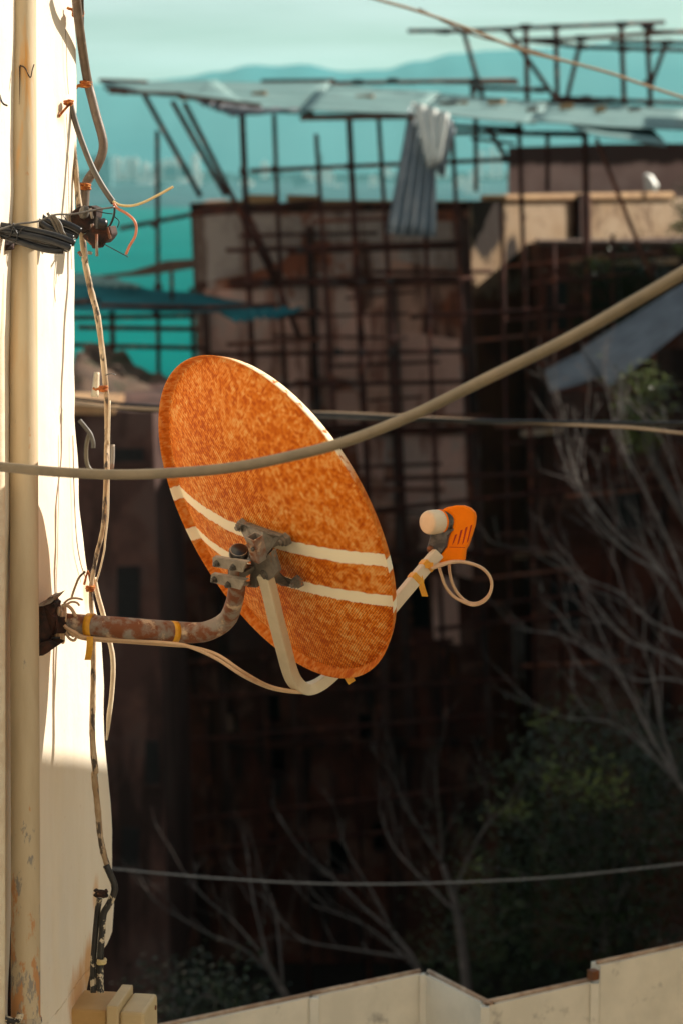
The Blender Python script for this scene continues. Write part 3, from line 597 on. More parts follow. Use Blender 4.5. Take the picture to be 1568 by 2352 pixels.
bm = bmesh.new(); ol = zl([(715, 262), (800, 225), (900, 206), (985, 206), (1060, 235), (1110, 285), (1124, 340), (1112, 440), (1075, 560), (1032, 690), (1006, 712), (986, 885), (800, 882), (690, 886), (640, 852), (720, 780), (785, 700), (805, 600), (840, 500), (862, 400), (856, 350), (800, 300)])
prism(bm, [P(x, y, dl + .014) for x, y in ol], FWD * .058 + RT * .008); cover = obj('rain_cover', bm, M['orange_plastic'], lnb, bevel=.007)
for (p0, p1, w_) in (((900, 548), (862, 680), 15), ((965, 495), (922, 684), 15), ((1024, 460), (980, 676), 14), ((1082, 436), (1034, 660), 12)):
    q = zl([(p0[0] - w_, p0[1] + 12), (p0[0] + w_ * .7, p0[1]), (p1[0] + w_ * .6, p1[1] - 30), (p1[0] - w_ * .8, p1[1])]); bm = bmesh.new(); prism(bm, [P(x, y, dl + .0133) for x, y in q], FWD * .004); obj('cooling_slot', bm, M['slot'], cover, smooth=False)
bm = bmesh.new(); q = zl([(815, 700), (1006, 706), (1005, 712), (815, 706)]); prism(bm, [P(x, y, dl + .0135) for x, y in q], FWD * .004); obj('cover_seam', bm, M['slot'], cover, smooth=False)
# rusty wall plate of the mast
zm = lambda pts: [((80 + x / 5.227) / 1.08867, (1400 + y / 5.227) / 1.08867) for x, y in pts]
wp_ = bpy.data.objects.new('wall_plate', None); COL.objects.link(wp_); wp_.parent = dish; ROOT[wp_] = base
def wplate(poly, d0, th, m, nm, jit=.01):
    bm = bmesh.new(); prism(bm, [P(x, y, d0) + Vector((0, random.uniform(-jit, jit), 0)) for x, y in zm(poly)], WA * th); obj(nm, bm, m, wp_, bevel=.002)
wplate([(60, 600), (150, 585), (250, 560), (300, 600), (270, 720), (330, 760), (330, 960), (260, 990), (250, 1040), (300, 1090), (200, 1180), (120, 1235), (60, 1240)], 5.56, .06, M['rust'], 'rusty_plate')
wplate([(60, 610), (110, 575), (190, 520), (230, 480), (300, 465), (370, 440), (300, 520), (240, 570), (150, 600)], 5.55, .05, M['mast'], 'torn_flange')
wplate([(60, 1180), (120, 1080), (230, 1050), (365, 1108), (300, 1150), (210, 1215), (140, 1262), (60, 1260)], 5.545, .05, M['rust'], 'torn_flange')
wplate([(230, 740), (430, 752), (430, 965), (230, 968)], 5.57, .05, M['rust'], 'socket', .002)
for y in (542, 1018):
    bm = bmesh.new(); tube(bm, [P(*zm([(255, y + 28)])[0], 5.56), P(*zm([(295, y)])[0], 5.56), P(*zm([(372, y)])[0], 5.56)], .0028, 8); obj('anchor_bolt', bm, M['black'], wp_)
# tape on mast and feed arm
def band_on(path, i, r, wid, m, nm, parent):
    t_ = (path[i + 1] - path[i - 1]).normalized(); bm = bmesh.new(); tube(bm, [path[i] - t_ * wid / 2, path[i] + t_ * wid / 2], r, 24); return obj(nm, bm, m, parent)
def nearest(path, x, y):
    best, bi = 1e9, 1
    for i in range(1, len(path) - 1):
        q = path[i]; d_ = q.dot(FWD); px, py = 784 + FPX * q.x / d_, 1176 - FPX * q.dot(UPV) / d_
        e = (px - x) ** 2 + (py - y) ** 2
        if e < best: best, bi = e, i
    return bi
mpath = spline(mp_, 10); fpath = spline(fa, 8)
def ribbon(pts, wv, m, nm, parent):
    bm = bmesh.new(); pts = spline(pts, 4); up_ = []; lo = []
    for p_ in pts: up_.append(p_ - Vector(wv)); lo.append(p_ + Vector(wv))
    n_ = len(pts); th = FWD * .0008
    for i in range(n_ - 1): prism(bm, [up_[i], lo[i], lo[i + 1], up_[i + 1]], th)
    return obj(nm, bm, m, parent, smooth=False)
for (x, y, r_) in ((206, 1438, .0300), (397, 1452, .0265)):
    i = nearest(mpath, x, y); band_on(mpath, i, r_, .016, M['tape'], 'tape_band', dish)
i = nearest(mpath, 206, 1438); dd_ = mpath[i].dot(FWD) - .031
ribbon([P(207, 1462, dd_), P(207, 1480, dd_ - .004), P(205, 1500, dd_), P(202, 1516, dd_ + .004)], RT * .0075, M['tape'], 'tape_tail', dish)
for (x, y) in ((957, 1326), (979, 1299)):
    i = nearest(fpath, x, y); t_ = (fpath[i + 1] - fpath[i - 1]).normalized(); bm = bmesh.new()
    ca = sum(farings[i], Vector()) / 4; rg = [ca + (q_ - ca) * 1.10 for q_ in farings[i]]
    prism(bm, [q_ - t_ * .008 for q_ in rg], t_ * .016); obj('tape_band', bm, M['tape'], dish, bevel=.002)
ribbon([P(962, 1322, dl - .03), P(967, 1345, dl - .03), P(975, 1370, dl - .028)], RT * .0075, M['tape'], 'tape_tail', dish)
ribbon([P(985, 1292, dl - .03), P(984, 1305, dl - .03)], RT * .0095, M['tape'], 'tape_tail', dish)
q = D(800, 1545, .0).dot(FWD)
ribbon([P(792, 1542, q), P(800, 1556, q), P(808, 1568, q)], RT * .008 + UPV * .005, M['tape'], 'tape_tail', dish)

# coax of the dish
t = thing('coax_cable', 'pair of beige coax strands looping from the feed head and sagging under the mast', 'cable', P(690, 1588, 5.5))
zA = [(690, 890), (700, 950), (720, 1020), (770, 1160), (860, 1280), (980, 1352), (1110, 1392), (1240, 1340), (1312, 1220), (1310, 1080), (1220, 960), (1060, 892), (880, 872), (720, 905), (600, 945)]
zB = [(815, 890), (818, 950), (826, 1020), (860, 1150), (940, 1280), (1050, 1362), (1170, 1362), (1280, 1280), (1322, 1160), (1290, 1040), (1180, 940), (1000, 885), (840, 888), (700, 930), (600, 960)]
tubeobj('strand', [P(x, y, dl + .035 - .004 * i) for i, (x, y) in enumerate(zl(zA))], .0037, M['coax'], t, seg=12)
tubeobj('strand', [P(x, y, dl + .045 - .0055 * i) for i, (x, y) in enumerate(zl(zB))], .0037, M['coax'], t, seg=12)
f_ = mpath[nearest(mpath, 300, 1447)].dot(FWD); g_ = D(690, 1582, .05).dot(FWD)
sA = [(150, 1440, f_ - .02), (172, 1452, f_ - .028), (200, 1464, f_ - .012), (300, 1471, f_ - .01), (398, 1478, f_ - .03), (440, 1487, f_ - .04), (500, 1514, f_ - .05), (560, 1553, f_ - .06), (620, 1580, g_ - .05), (680, 1590, g_ - .03), (722, 1585, g_ + .012), (770, 1552, g_ + .035)]
sB = [(148, 1436, f_ - .02), (168, 1456, f_ - .020), (200, 1468, f_ - .002), (300, 1475, f_ - .0), (398, 1482, f_ - .02), (440, 1486, f_ - .03), (500, 1504, f_ - .04), (560, 1544, f_ - .05), (620, 1576, g_ - .06), (680, 1588, g_ - .04), (722, 1588, g_ + .010), (770, 1556, g_ + .030)]
tubeobj('strand', [P(*q) for q in sA], .0040, M['coax'], t, seg=12); tubeobj('strand', [P(*q) for q in sB], .0040, M['coax'], t, seg=12)
# cream wire knotted round the root of the mast
kq = mpath[nearest(mpath, 138, 1433)]; kt = (mpath[nearest(mpath, 180, 1436)] - kq).normalized()
t = thing('wire_knot', 'pale wire knotted several times round the root of the dish mast', 'wire', kq)
u_ = UPV; v_ = -FWD
hp = []
for i in range(46):
    a = 2 * math.pi * i / 14.0; rr = .034 + .006 * math.sin(i * 1.7); hp.append(kq + kt * (-.008 + .0075 * i / 14.0 + .004 * math.sin(a)) + (u_ * math.cos(a) * 1.12 + v_ * math.sin(a)) * rr)
bm = bmesh.new(); tube(bm, spline(hp, 2), .0046, 9); obj('coil', bm, M['coax'], t)
kd = kq.dot(FWD) - .03
tubeobj('loose_loop', [P(x, y, kd) for x, y in zm([(400, 600), (450, 590), (510, 630), (550, 690), (578, 745)])], .0042, M['coax'], t)
tubeobj('loose_end', [P(x, y, kd + .03) for x, y in zm([(420, 570), (480, 520), (560, 500), (650, 515), (655, 530)])], .0026, M['coax'], t)
tubeobj('loose_end', [P(x, y, kd + .02) for x, y in zm([(440, 590), (520, 550), (590, 560), (625, 600)])], .0026, M['coax'], t)
tubeobj('loose_loop', [P(x, y, kd) for x, y in zm([(420, 850), (460, 980), (510, 1040), (560, 1050), (580, 1000), (550, 980), (530, 1010)])], .0032, M['coax'], t)
tag(tubeobj('hanging_wire', [P(x, y, 5.74) for x, y in zm([(700, 150), (620, 230), (580, 320), (540, 430), (520, 500)])], .0028, M['painted_cable']), 'short painted wire falling from the corner tie towards the mast knot', 'wire')

# ================================================================== OVERHEAD CABLES
fc = [(-120, 1062, 4.75), (0, 1072, 4.7), (120, 1083, 4.65), (260, 1090, 4.6), (400, 1086, 4.52), (540, 1073, 4.45), (680, 1045, 4.36), (800, 1012, 4.28), (950, 952, 4.15), (1120, 868, 4.0), (1300, 780, 3.85), (1450, 695, 3.72), (1568, 626, 3.62), (1720, 530, 3.5)]
tag(tubeobj('overhead_cable', [P(*q) for q in fc], .0098, M['front_cable'], seg=18), 'thick taupe cable sagging across the picture in front of the dish', 'cable')
def line(name, pts, d, r, m, lab): return tag(tubeobj(name, [P(x, y, d) for x, y in pts], r, m, seg=8), lab, 'cable' if r > .006 else 'wire')
line('black_cable', [(100, 905), (185, 917), (365, 934), (780, 953), (1100, 966), (1568, 972), (1700, 972)], 12, .0085, M['black'], 'black cable crossing behind the dish, the upper of a close pair')
line('grey_cable', [(100, 915), (185, 926), (365, 945), (780, 961), (1000, 966), (1200, 974), (1568, 976), (1700, 975)], 12.4, .0075, M['grey_cable'], 'grey cable crossing behind the dish, just under the black one')
line('tan_cable', [(100, 920), (185, 930), (365, 941), (600, 948), (780, 949), (1000, 960), (1350, 978), (1450, 983), (1568, 996), (1700, 1012)], 12.2, .0065, M['coax'], 'tan cable behind the dish that drops away from the black one at the right')
line('slack_wire', [(180, 1985), (270, 1997), (480, 2016), (700, 2029), (900, 2031), (1100, 2025), (1300, 2013), (1568, 1984), (1700, 1970)], 13, .0055, M['steel_wire'], 'slack grey wire crossing low in front of the dark trees')
line('sagging_cable', [(700, -50), (870, 0), (960, 26), (1080, 68), (1200, 116), (1300, 141), (1400, 168), (1470, 192), (1568, 224), (1700, 260)], 14, .0085, M['coax'], 'tan cable slanting down across the roof scaffolding')
line('sagging_wire', [(960, 20), (1080, 78), (1180, 104), (1300, 140)], 14.2, .006, M['mast'], 'brown wire beside the tan cable at the roof scaffolding')

# ================================================================== BOTTOM RIGHT: PALE PANELS
zp = -2.72
t = thing('parapet', 'pale zigzag parapet of sheet panels with rusty top edge along the terrace', 'parapet', PZ(970, 2235, zp) + Vector((0, 0, -2)))
segs = [((430, 2352), (720, 2290), 0.0), ((720, 2284), (970, 2236), .0), ((970, 2236), (1116, 2311), 0.0), ((1118, 2311), (1362, 2256), 0.0)]
prevp = None
for (p0, p1, dz) in segs:
    a_, b_ = PZ(p0[0], p0[1], zp), PZ(p1[0], p1[1], zp)
    if prevp is not None: a_ = prevp + (b_ - prevp).normalized() * .004
    dr = (b_ - a_).normalized(); nb = Vector((-dr.y, dr.x, 0))
    if p0[0] == 430: a_ = a_ - dr * .5
    bm = bmesh.new(); prism(bm, [a_, b_, b_ + Vector((0, 0, -2.2)), a_ + Vector((0, 0, -2.2))], nb * .04)
    pnl = obj('panel', bm, M['panel'], t, smooth=False)
    bm = bmesh.new(); tube(bm, [a_ + nb * .02 + Vector((0, 0, .006)), b_ + nb * .02 + Vector((0, 0, .004))], .008, 8); obj('edge_strip', bm, M['panel_edge'], pnl)
    bm = bmesh.new(); abox(bm, -.015, .015, -.012, .012, -2.2, .0); bmesh.ops.translate(bm, verts=bm.verts, vec=b_ - nb * .006); obj('joint_strip', bm, M['panel'], pnl, smooth=False)
    prevp = b_
a_ = prevp; b_ = HIT(1620, 2172, a_, Vector((-(PZ(1362, 2256, zp) - PZ(1118, 2311, zp)).y, (PZ(1362, 2256, zp) - PZ(1118, 2311, zp)).x, 0)).normalized()); h_ = HIT(1366, 2216, a_, Vector((0, 1, 0))).z
dr = (b_ - a_); dr.z = 0; b_ = a_ + dr.normalized() * .45; nb = Vector((-dr.y, dr.x, 0)).normalized()
bm = bmesh.new(); A_ = Vector((a_.x, a_.y, h_)) + dr.normalized() * .012 - nb * .02; B_ = Vector((b_.x, b_.y, h_)) - nb * .02
prism(bm, [A_, B_, B_ + Vector((0, 0, -2.2)), A_ + Vector((0, 0, -2.2))], nb * .05); pnl = obj('panel', bm, M['panel'], t, smooth=False)
bm = bmesh.new(); tube(bm, [A_ + nb * .02 + Vector((0, 0, .006)), B_ + nb * .02 + Vector((0, 0, .004))], .008, 8); obj('edge_strip', bm, M['panel_edge'], pnl)
bm = bmesh.new(); box(bm, A_ - dr.normalized() * .03 + Vector((0, 0, -.025)), dr.normalized() * .014, nb * .015, (0, 0, .016)); obj('clip', bm, M['screw'], pnl, smooth=False)

# ================================================================== NEIGHBOUR BUILDINGS, HOUSES ADDED FOR LIGHT AND SHADE, GROUND
def simple_house(name, x0, x1, y0, y1, z0, z1, m, lab, wins=()):
    t = thing(name, lab, 'house', ((x0 + x1) / 2, (y0 + y1) / 2, z0))
    bm = bmesh.new(); abox(bm, x0, x1, y0, y1, z0, z1); obj('wall', bm, m, t, smooth=False)
    bm = bmesh.new(); abox(bm, x0 - .12, x1 + .12, y0 - .12, y1 + .12, z1 + .003, z1 + .12); obj('roof', bm, M['coping'], t, smooth=False)
    for (yy0, zz0, ww, hh) in wins:
        bm = bmesh.new(); abox(bm, x0 - .04, x0 - .003, yy0, yy0 + ww, zz0, zz0 + hh); wf = obj('window', bm, M['wood'], t, smooth=False)
        bm = bmesh.new(); abox(bm, x0 - .045, x0 - .041, yy0 + .08, yy0 + ww - .08, zz0 + .08, zz0 + hh - .08); obj('pane', bm, M['glass'], wf, smooth=False)
    return t
nh = simple_house('neighbour_house', 3.05, 6.2, 5.9, 11.5, -9, -.6, M['limewash'], 'pale neighbouring house across the narrow lane', ((7, -2.2, .9, 1.3), (9.3, -2.2, .9, 1.3)))
bm = bmesh.new(); prism(bm, [Vector((3.05, 5.9, -.47)), Vector((3.05, 5.9, 1.67)), Vector((3.05, 11.3, -.47))], Vector((3.1, 0, 0))); obj('gable', bm, M['limewash'], nh, smooth=False)
bm = bmesh.new(); prism(bm, [Vector((2.93, 5.7, 1.77)), Vector((2.93, 5.7, 1.87)), Vector((2.93, 11.8, -.69)), Vector((2.93, 11.8, -.79))], Vector((3.4, 0, 0))); obj('roof', bm, M['coping'], nh, smooth=False)
simple_house('lane_shade_house', 8.6, 15, 13, 33.8, -14, .6, M['ruin_brown'], 'unseen long house added right of the lane to shade the trees', ((16, -2.4, 1, 1.5), (22, -2.4, 1, 1.5), (28, -2.4, 1, 1.5)))  # out of view, added as a sun blocker for the trees
simple_house('corner_shade_house', 8.6, 15, 34.1, 41.3, -14, 3.1, M['ruin_brown'], 'unseen taller house added beside the ruin to shade the low house', ((36, -1, 1, 1.5),))  # added out of view to keep the sun off the low house
lh = simple_house('left_bounce_house', -15, -6.2, 23, 39.3, -14, 1.6, mottled('grey_limewash', (.72, .66, .60), (.64, .585, .53), 1.2, rough=.9, spec=.1, bump=0), 'unseen pale house added left of the lane to bounce sun on the ruin', ())  # added out of view so its sunlit side brightens the ruin front
for (yy0, zz0) in ((24.5, -2.4), (29, -2.4), (33.5, -2.4), (26, -6.4), (31, -6.4)):
    bm = bmesh.new(); abox(bm, -6.197, -6.16, yy0, yy0 + .95, zz0, zz0 + 1.5); wf = obj('window', bm, M['wood'], lh, smooth=False)
    bm = bmesh.new(); abox(bm, -6.158, -6.155, yy0 + .09, yy0 + .86, zz0 + .09, zz0 + 1.41); obj('pane', bm, M['glass'], wf, smooth=False)
simple_house('rear_bounce_house', 1.6, 10, -9, -2.5, -14, 4.5, M['limewash'], 'unseen pale house added behind the camera to bounce sunlight', ())  # added behind the camera, reflects sun onto the near wall, pipe and panels
bm = bmesh.new(); abox(bm, -3, 2.9, 5.0, 8.35, -12, -4.0)
tb = thing('terrace_house', 'flat roofed house under the pale parapet', 'house', (0, 6.5, -12))
obj('wall', bm, M['limewash'], tb, smooth=False); bm = bmesh.new(); abox(bm, -3.05, 2.95, 4.95, 8.4, -3.99, -3.85); obj('roof', bm, M['limewash'], tb, smooth=False)
bm = bmesh.new(); gx = 40; gy = 40; g = []
for j in range(gy + 1):
    Y = -20 + 200.0 * j / gy; row = []
    for i in range(gx + 1):
        X = -150 + 300.0 * i / gx; z = -13.5 - max(0, Y - 60) * .36 + .8 * mnoise.noise(Vector((X * .06, Y * .06, 0)))
        row.append(bm.verts.new((X, Y, z)))
    g.append(row)
for j in range(gy):
    for i in range(gx): bm.faces.new((g[j][i], g[j][i + 1], g[j + 1][i + 1], g[j + 1][i]))
tag(obj('ground', bm, M['soil']), 'dark earth slope falling to the sea', None, None, 'structure')

# ================================================================== THE RUIN
def SH(x, y): return x + .045 * (y - 480)                              # the old front leans a little
YF = 40.0
def F(x, y, Y=YF): return PY(SH(x, y), y, Y)
def wall_openings(bm, x0, x1, y0, y1, ops, Yf, th):
    xs = sorted(set([x0, x1] + [o[0] for o in ops] + [o[2] for o in ops])); ys = sorted(set([y0, y1] + [o[1] for o in ops] + [o[3] for o in ops])); V = {}
    def vv_(i, j, back):
        kk = (i, j, back)
        if kk not in V: q = F(xs[i], ys[j], Yf); V[kk] = bm.verts.new(q + (Vector((0, th, 0)) if back else Vector()))
        return V[kk]
    def op(i, j):
        if i < 0 or j < 0 or i >= len(xs) - 1 or j >= len(ys) - 1: return True
        cx, cy = (xs[i] + xs[i + 1]) / 2, (ys[j] + ys[j + 1]) / 2
        return any(o[0] < cx < o[2] and o[1] < cy < o[3] for o in ops)
    for i in range(len(xs) - 1):
        for j in range(len(ys) - 1):
            if op(i, j): continue
            for bk in (0, 1): bm.faces.new((vv_(i, j, bk), vv_(i + 1, j, bk), vv_(i + 1, j + 1, bk), vv_(i, j + 1, bk)))
            for (di, dj, e) in ((-1, 0, ((i, j), (i, j + 1))), (1, 0, ((i + 1, j), (i + 1, j + 1))), (0, -1, ((i, j), (i + 1, j))), (0, 1, ((i, j + 1), (i + 1, j + 1)))):
                if op(i + di, j + dj): bm.faces.new((vv_(*e[0], 0), vv_(*e[1], 0), vv_(*e[1], 1), vv_(*e[0], 1)))
ruin_t = thing('ruined_building', 'tall ruined building with peeling brown plaster behind the scaffolding', 'building', F(760, 2300))
ops = [(560, 1590, 592, 1662), (562, 1672, 598, 1780), (462, 1640, 492, 1690), (880, 1330, 945, 1450), (770, 1640, 800, 1720), (690, 1930, 730, 2010), (640, 1080, 690, 1180), (560, 760, 590, 860), (470, 1320, 520, 1400), (790, 1890, 840, 1960), (905, 1085, 920, 1140), (960, 1500, 1000, 1560)]
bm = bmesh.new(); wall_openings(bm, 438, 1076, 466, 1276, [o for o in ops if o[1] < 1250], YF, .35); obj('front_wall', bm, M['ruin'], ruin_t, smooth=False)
bm = bmesh.new(); wall_openings(bm, 438, 1076, 1276.2, 2420, [o for o in ops if o[1] > 1300], YF, .35); obj('lower_wall', bm, M['ruin_dark'], ruin_t, smooth=False)  # lower storeys in darker brick, the shade there put into the colour
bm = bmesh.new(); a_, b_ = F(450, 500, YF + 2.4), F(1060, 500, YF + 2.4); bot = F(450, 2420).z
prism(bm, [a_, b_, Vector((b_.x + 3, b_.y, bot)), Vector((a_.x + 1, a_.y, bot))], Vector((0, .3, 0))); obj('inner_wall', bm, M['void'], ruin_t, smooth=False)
bm = bmesh.new(); a_ = F(439, 470, YF); prism(bm, [a_ + Vector((0, .351, 0)), a_ + Vector((0, 6, 0)), Vector((a_.x + 1.2, a_.y + 6, bot)), F(439, 2420, YF) + Vector((0, .351, 0))], Vector((.3, 0, 0))); obj('side_wall', bm, M['ruin'], ruin_t, smooth=False)
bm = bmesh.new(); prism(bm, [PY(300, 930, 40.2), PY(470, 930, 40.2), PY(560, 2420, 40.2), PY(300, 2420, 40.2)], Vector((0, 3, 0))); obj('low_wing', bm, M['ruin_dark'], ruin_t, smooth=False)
# floor ledges and pilasters give the front its relief
for (y0, y1, x0, x1, pr) in ((640, 656, 520, 1070, .18), (985, 1000, 690, 1070, .14), (1268, 1284, 500, 1070, .2), (1700, 1716, 470, 1060, .18), (472, 490, 440, 1074, .08)):
    bm = bmesh.new(); q = [F(x0, y0), F(x1, y0 - 8), F(x1, y1 - 8), F(x0, y1)]; prism(bm, [p_ - Vector((0, pr, 0)) for p_ in q], Vector((0, pr - .003, 0))); obj('ledge', bm, M['ruin_dark'], ruin_t, smooth=False)
for (x0, x1, y0, y1) in ((700, 716, 520, 1260), (876, 900, 660, 1690), (1046, 1074, 500, 1690), (620, 640, 1290, 2380), (455, 470, 700, 2380), (820, 842, 1290, 2380)):
    bm = bmesh.new(); q = [F(x0, y0), F(x1, y0), F(x1, y1), F(x0, y1)]; prism(bm, [p_ - Vector((0, .10, 0)) for p_ in q], Vector((0, .097, 0))); obj('pilaster', bm, M['ruin_brown'], ruin_t, smooth=False)
bm = bmesh.new()
for (x0, x1, y0, y1) in ((440, 560, 466, 460), (565, 640, 447, 449), (660, 735, 448, 450), (735, 1072, 460, 462)):
    q = [F(x0, y0), F(x1, y1), F(x1, 470), F(x0, 470)]; prism(bm, q, Vector((0, .5, 0)))
obj('coping', bm, M['coping'], ruin_t, smooth=False)
# plaster patches, slightly proud of the brick
pink = ruin('pink_grey_plaster', (.74, .455, .36), (.62, .37, .285), (.62, .44, .36), (.33, .155, .11), .8)
grey = ruin('grey_render', (.46, .385, .34), (.36, .29, .25), (.48, .40, .345), (.20, .13, .10), .6)
for (poly, m_) in (([(900, 1000), (1040, 1000), (1040, 1190), (985, 1200), (900, 1180)], pink), ([(444, 495), (690, 495), (690, 560), (640, 600), (560, 630), (444, 650)], grey), ([(700, 660), (800, 660), (815, 760), (800, 870), (700, 860)], pink), ([(905, 760), (1040, 780), (1040, 960), (905, 950)], pink), ([(720, 500), (870, 500), (870, 555), (720, 552)], grey), ([(950, 1320), (1010, 1330), (1010, 1480), (950, 1470)], pink), ([(640, 700), (690, 690), (690, 980), (650, 960)], pink), ([(480, 1310), (600, 1310), (600, 1480), (480, 1500)], M['ruin_brown']), ([(910, 1720), (940, 1730), (935, 1850), (915, 1830)], M['ruin_brown']), ([(460, 665), (620, 665), (640, 800), (600, 860), (470, 850)], pink), ([(730, 900), (800, 900), (800, 975), (735, 970)], pink), ([(820, 720), (870, 700), (870, 880), (830, 870)], pink), ([(900, 500), (1040, 510), (1040, 620), (910, 600)], grey), ([(1000, 1220), (1050, 1220), (1050, 1330), (1005, 1320)], pink), ([(790, 1000), (860, 1010), (850, 1100), (800, 1090)], pink), ([(480, 1120), (600, 1100), (600, 1240), (490, 1240)], grey)):
    bm = bmesh.new(); prism(bm, [F(x, y) - Vector((0, .03, 0)) for x, y in poly], Vector((0, .027, 0))); obj('plaster_patch', bm, m_, ruin_t, smooth=False)
# sunlit return wall, turned 45 degrees
lt = thing('sunlit_wall', 'sunlit ochre parapet wall with black stains right of the ruin', 'wall', F(1076, 2300))
c0 = PY(1076, 450, YF); dv = Vector((.53, .848, 0)).normalized(); nv = Vector((.848, -.53, 0)).normalized()
def LW(x, y, off=0.0): return HIT(x, y, c0 + nv * off, nv)
k = NB('stained_ochre_wall'); v = k.mapped()
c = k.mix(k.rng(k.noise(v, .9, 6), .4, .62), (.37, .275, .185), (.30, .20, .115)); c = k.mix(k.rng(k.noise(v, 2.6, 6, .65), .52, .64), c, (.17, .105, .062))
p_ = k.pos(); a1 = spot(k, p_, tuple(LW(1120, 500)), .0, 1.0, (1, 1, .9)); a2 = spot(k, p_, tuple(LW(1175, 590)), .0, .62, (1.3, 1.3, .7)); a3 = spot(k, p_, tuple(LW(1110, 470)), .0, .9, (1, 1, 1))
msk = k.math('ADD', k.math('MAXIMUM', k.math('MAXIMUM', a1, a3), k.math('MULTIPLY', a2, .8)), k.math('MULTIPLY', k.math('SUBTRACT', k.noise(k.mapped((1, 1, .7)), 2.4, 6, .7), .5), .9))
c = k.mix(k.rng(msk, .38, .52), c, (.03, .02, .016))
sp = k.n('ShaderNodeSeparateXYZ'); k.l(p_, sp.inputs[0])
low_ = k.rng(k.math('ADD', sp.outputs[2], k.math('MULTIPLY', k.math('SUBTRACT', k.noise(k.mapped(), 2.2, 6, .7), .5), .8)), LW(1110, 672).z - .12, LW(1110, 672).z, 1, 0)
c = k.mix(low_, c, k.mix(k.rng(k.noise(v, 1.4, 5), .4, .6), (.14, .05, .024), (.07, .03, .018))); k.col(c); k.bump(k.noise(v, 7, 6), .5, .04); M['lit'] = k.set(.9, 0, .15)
bm = bmesh.new(); prism(bm, [LW(1079, 462), LW(1720, 452), Vector((LW(1720, 452).x, LW(1720, 452).y, bot)), Vector((LW(1079, 462).x, LW(1079, 462).y, bot))], -nv * .35); obj('wall_face', bm, M['lit'], lt, smooth=False)
bm = bmesh.new(); prism(bm, [LW(1160, 448, .08), LW(1550, 441, .08), LW(1550, 458, .08), LW(1160, 462, .08)], -nv * .5); obj('coping', bm, M['coping'], lt, bevel=.04)
bm = bmesh.new(); prism(bm, [LW(1330, 446, .14), LW(1356, 446, .14), LW(1358, 640, .14), LW(1332, 640, .14)], -nv * .137); obj('pilaster', bm, M['ruin_dark'], lt, smooth=False)
# block that steps forward below it
bk = thing('brick_block', 'dark red brick block stepping forward under the sunlit wall', 'building', PY(1400, 2300, 39.4))
YB = 39.9
def FB(x, y): return PY(x, y, YB)
a_ = FB(1242, 566); b_ = FB(1740, 566)
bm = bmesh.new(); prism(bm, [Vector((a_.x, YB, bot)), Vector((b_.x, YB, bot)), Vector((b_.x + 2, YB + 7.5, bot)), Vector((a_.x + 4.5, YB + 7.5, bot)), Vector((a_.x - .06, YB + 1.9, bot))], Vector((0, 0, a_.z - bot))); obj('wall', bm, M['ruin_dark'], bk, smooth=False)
bm = bmesh.new(); abox(bm, a_.x - .05, b_.x, YB - .12, YB + .9, a_.z + .002, a_.z + .09); obj('ledge', bm, M['wood'], bk, smooth=False)
for (x0, y0, x1, y1) in ((1255, 640, 1300, 760), (1262, 1340, 1330, 1450), (1420, 700, 1490, 800), (1400, 1120, 1470, 1230)):
    bm = bmesh.new(); q = [FB(x, y) - Vector((0, .03, 0)) for x, y in ((x0, y0), (x1, y0), (x1, y1), (x0, y1))]; prism(bm, q, Vector((0, .027, 0))); wf = obj('window', bm, M['void'], bk, smooth=False)
    bm = bmesh.new(); q = [FB(x, y) - Vector((0, .05, 0)) for x, y in ((x0 - 6, y1), (x1 + 6, y1), (x1 + 6, y1 + 9), (x0 - 6, y1 + 9))]; prism(bm, q, Vector((0, .047, 0))); obj('sill', bm, M['ruin_brown'], wf, smooth=False)
for (poly, m_) in (([(1170, 1420), (1230, 1420), (1240, 1560), (1180, 1560)], grey), ([(1250, 820), (1390, 810), (1390, 960), (1255, 960)], M['ruin_brown']), ([(1340, 1360), (1420, 1360), (1420, 1560), (1345, 1560)], M['ruin_brown']), ([(1500, 800), (1600, 800), (1600, 1000), (1510, 980)], M['ruin_brown'])):
    bm = bmesh.new(); prism(bm, [FB(x, y) - Vector((0, .02, 0)) for x, y in poly], Vector((0, .017, 0))) if poly[0][0] > 1242 else prism(bm, [LW(x, y, .03) for x, y in poly], -nv * .027)
    obj('plaster_patch', bm, m_, bk if poly[0][0] > 1242 else lt, smooth=False)
for (x0, x1, y) in ((1195, 1290, 990), (1180, 1300, 1270), (1400, 1560, 600), (1310, 1400, 596)):
    bm = bmesh.new(); a2_ = PY(x0, y, YB - .25); b2_ = PY(x1, y - 8, YB - .25); prism(bm, [a2_, b2_, b2_ + Vector((0, 0, -.1)), a2_ + Vector((0, 0, -.1))], Vector((0, .2, 0))); obj('broken_ledge', bm, M['ruin_lit'], bk, smooth=False)
# rear room on the roof
rr = thing('roof_room', 'mould-topped roof room wall standing behind the sunlit parapet', 'wall', PY(1370, 450, 50.0))
k = NB('mouldy_plaster'); v = k.mapped(); sp = k.n('ShaderNodeSeparateXYZ'); k.l(k.pos(), sp.inputs[0])
top_z = PY(1370, 334, 50.0).z
f = k.rng(k.math('ADD', sp.outputs[2], k.math('MULTIPLY', k.math('SUBTRACT', k.noise(v, 1.6, 6, .65), .5), .5)), top_z - .44, top_z - .34)
c = k.mix(f, k.mix(k.rng(k.noise(v, 1.2, 5), .4, .6), (.50, .33, .265), (.38, .235, .19)), (.055, .030, .024)); k.col(c); k.set(.9, 0, .15)
bm = bmesh.new(); q = [PY(x, y, 50.0) for x, y in ((1168, 338), (1300, 334), (1400, 330), (1720, 328), (1720, 470), (1168, 470))]; prism(bm, q, Vector((0, .4, 0))); obj('wall_face', bm, k.m, rr, smooth=False)
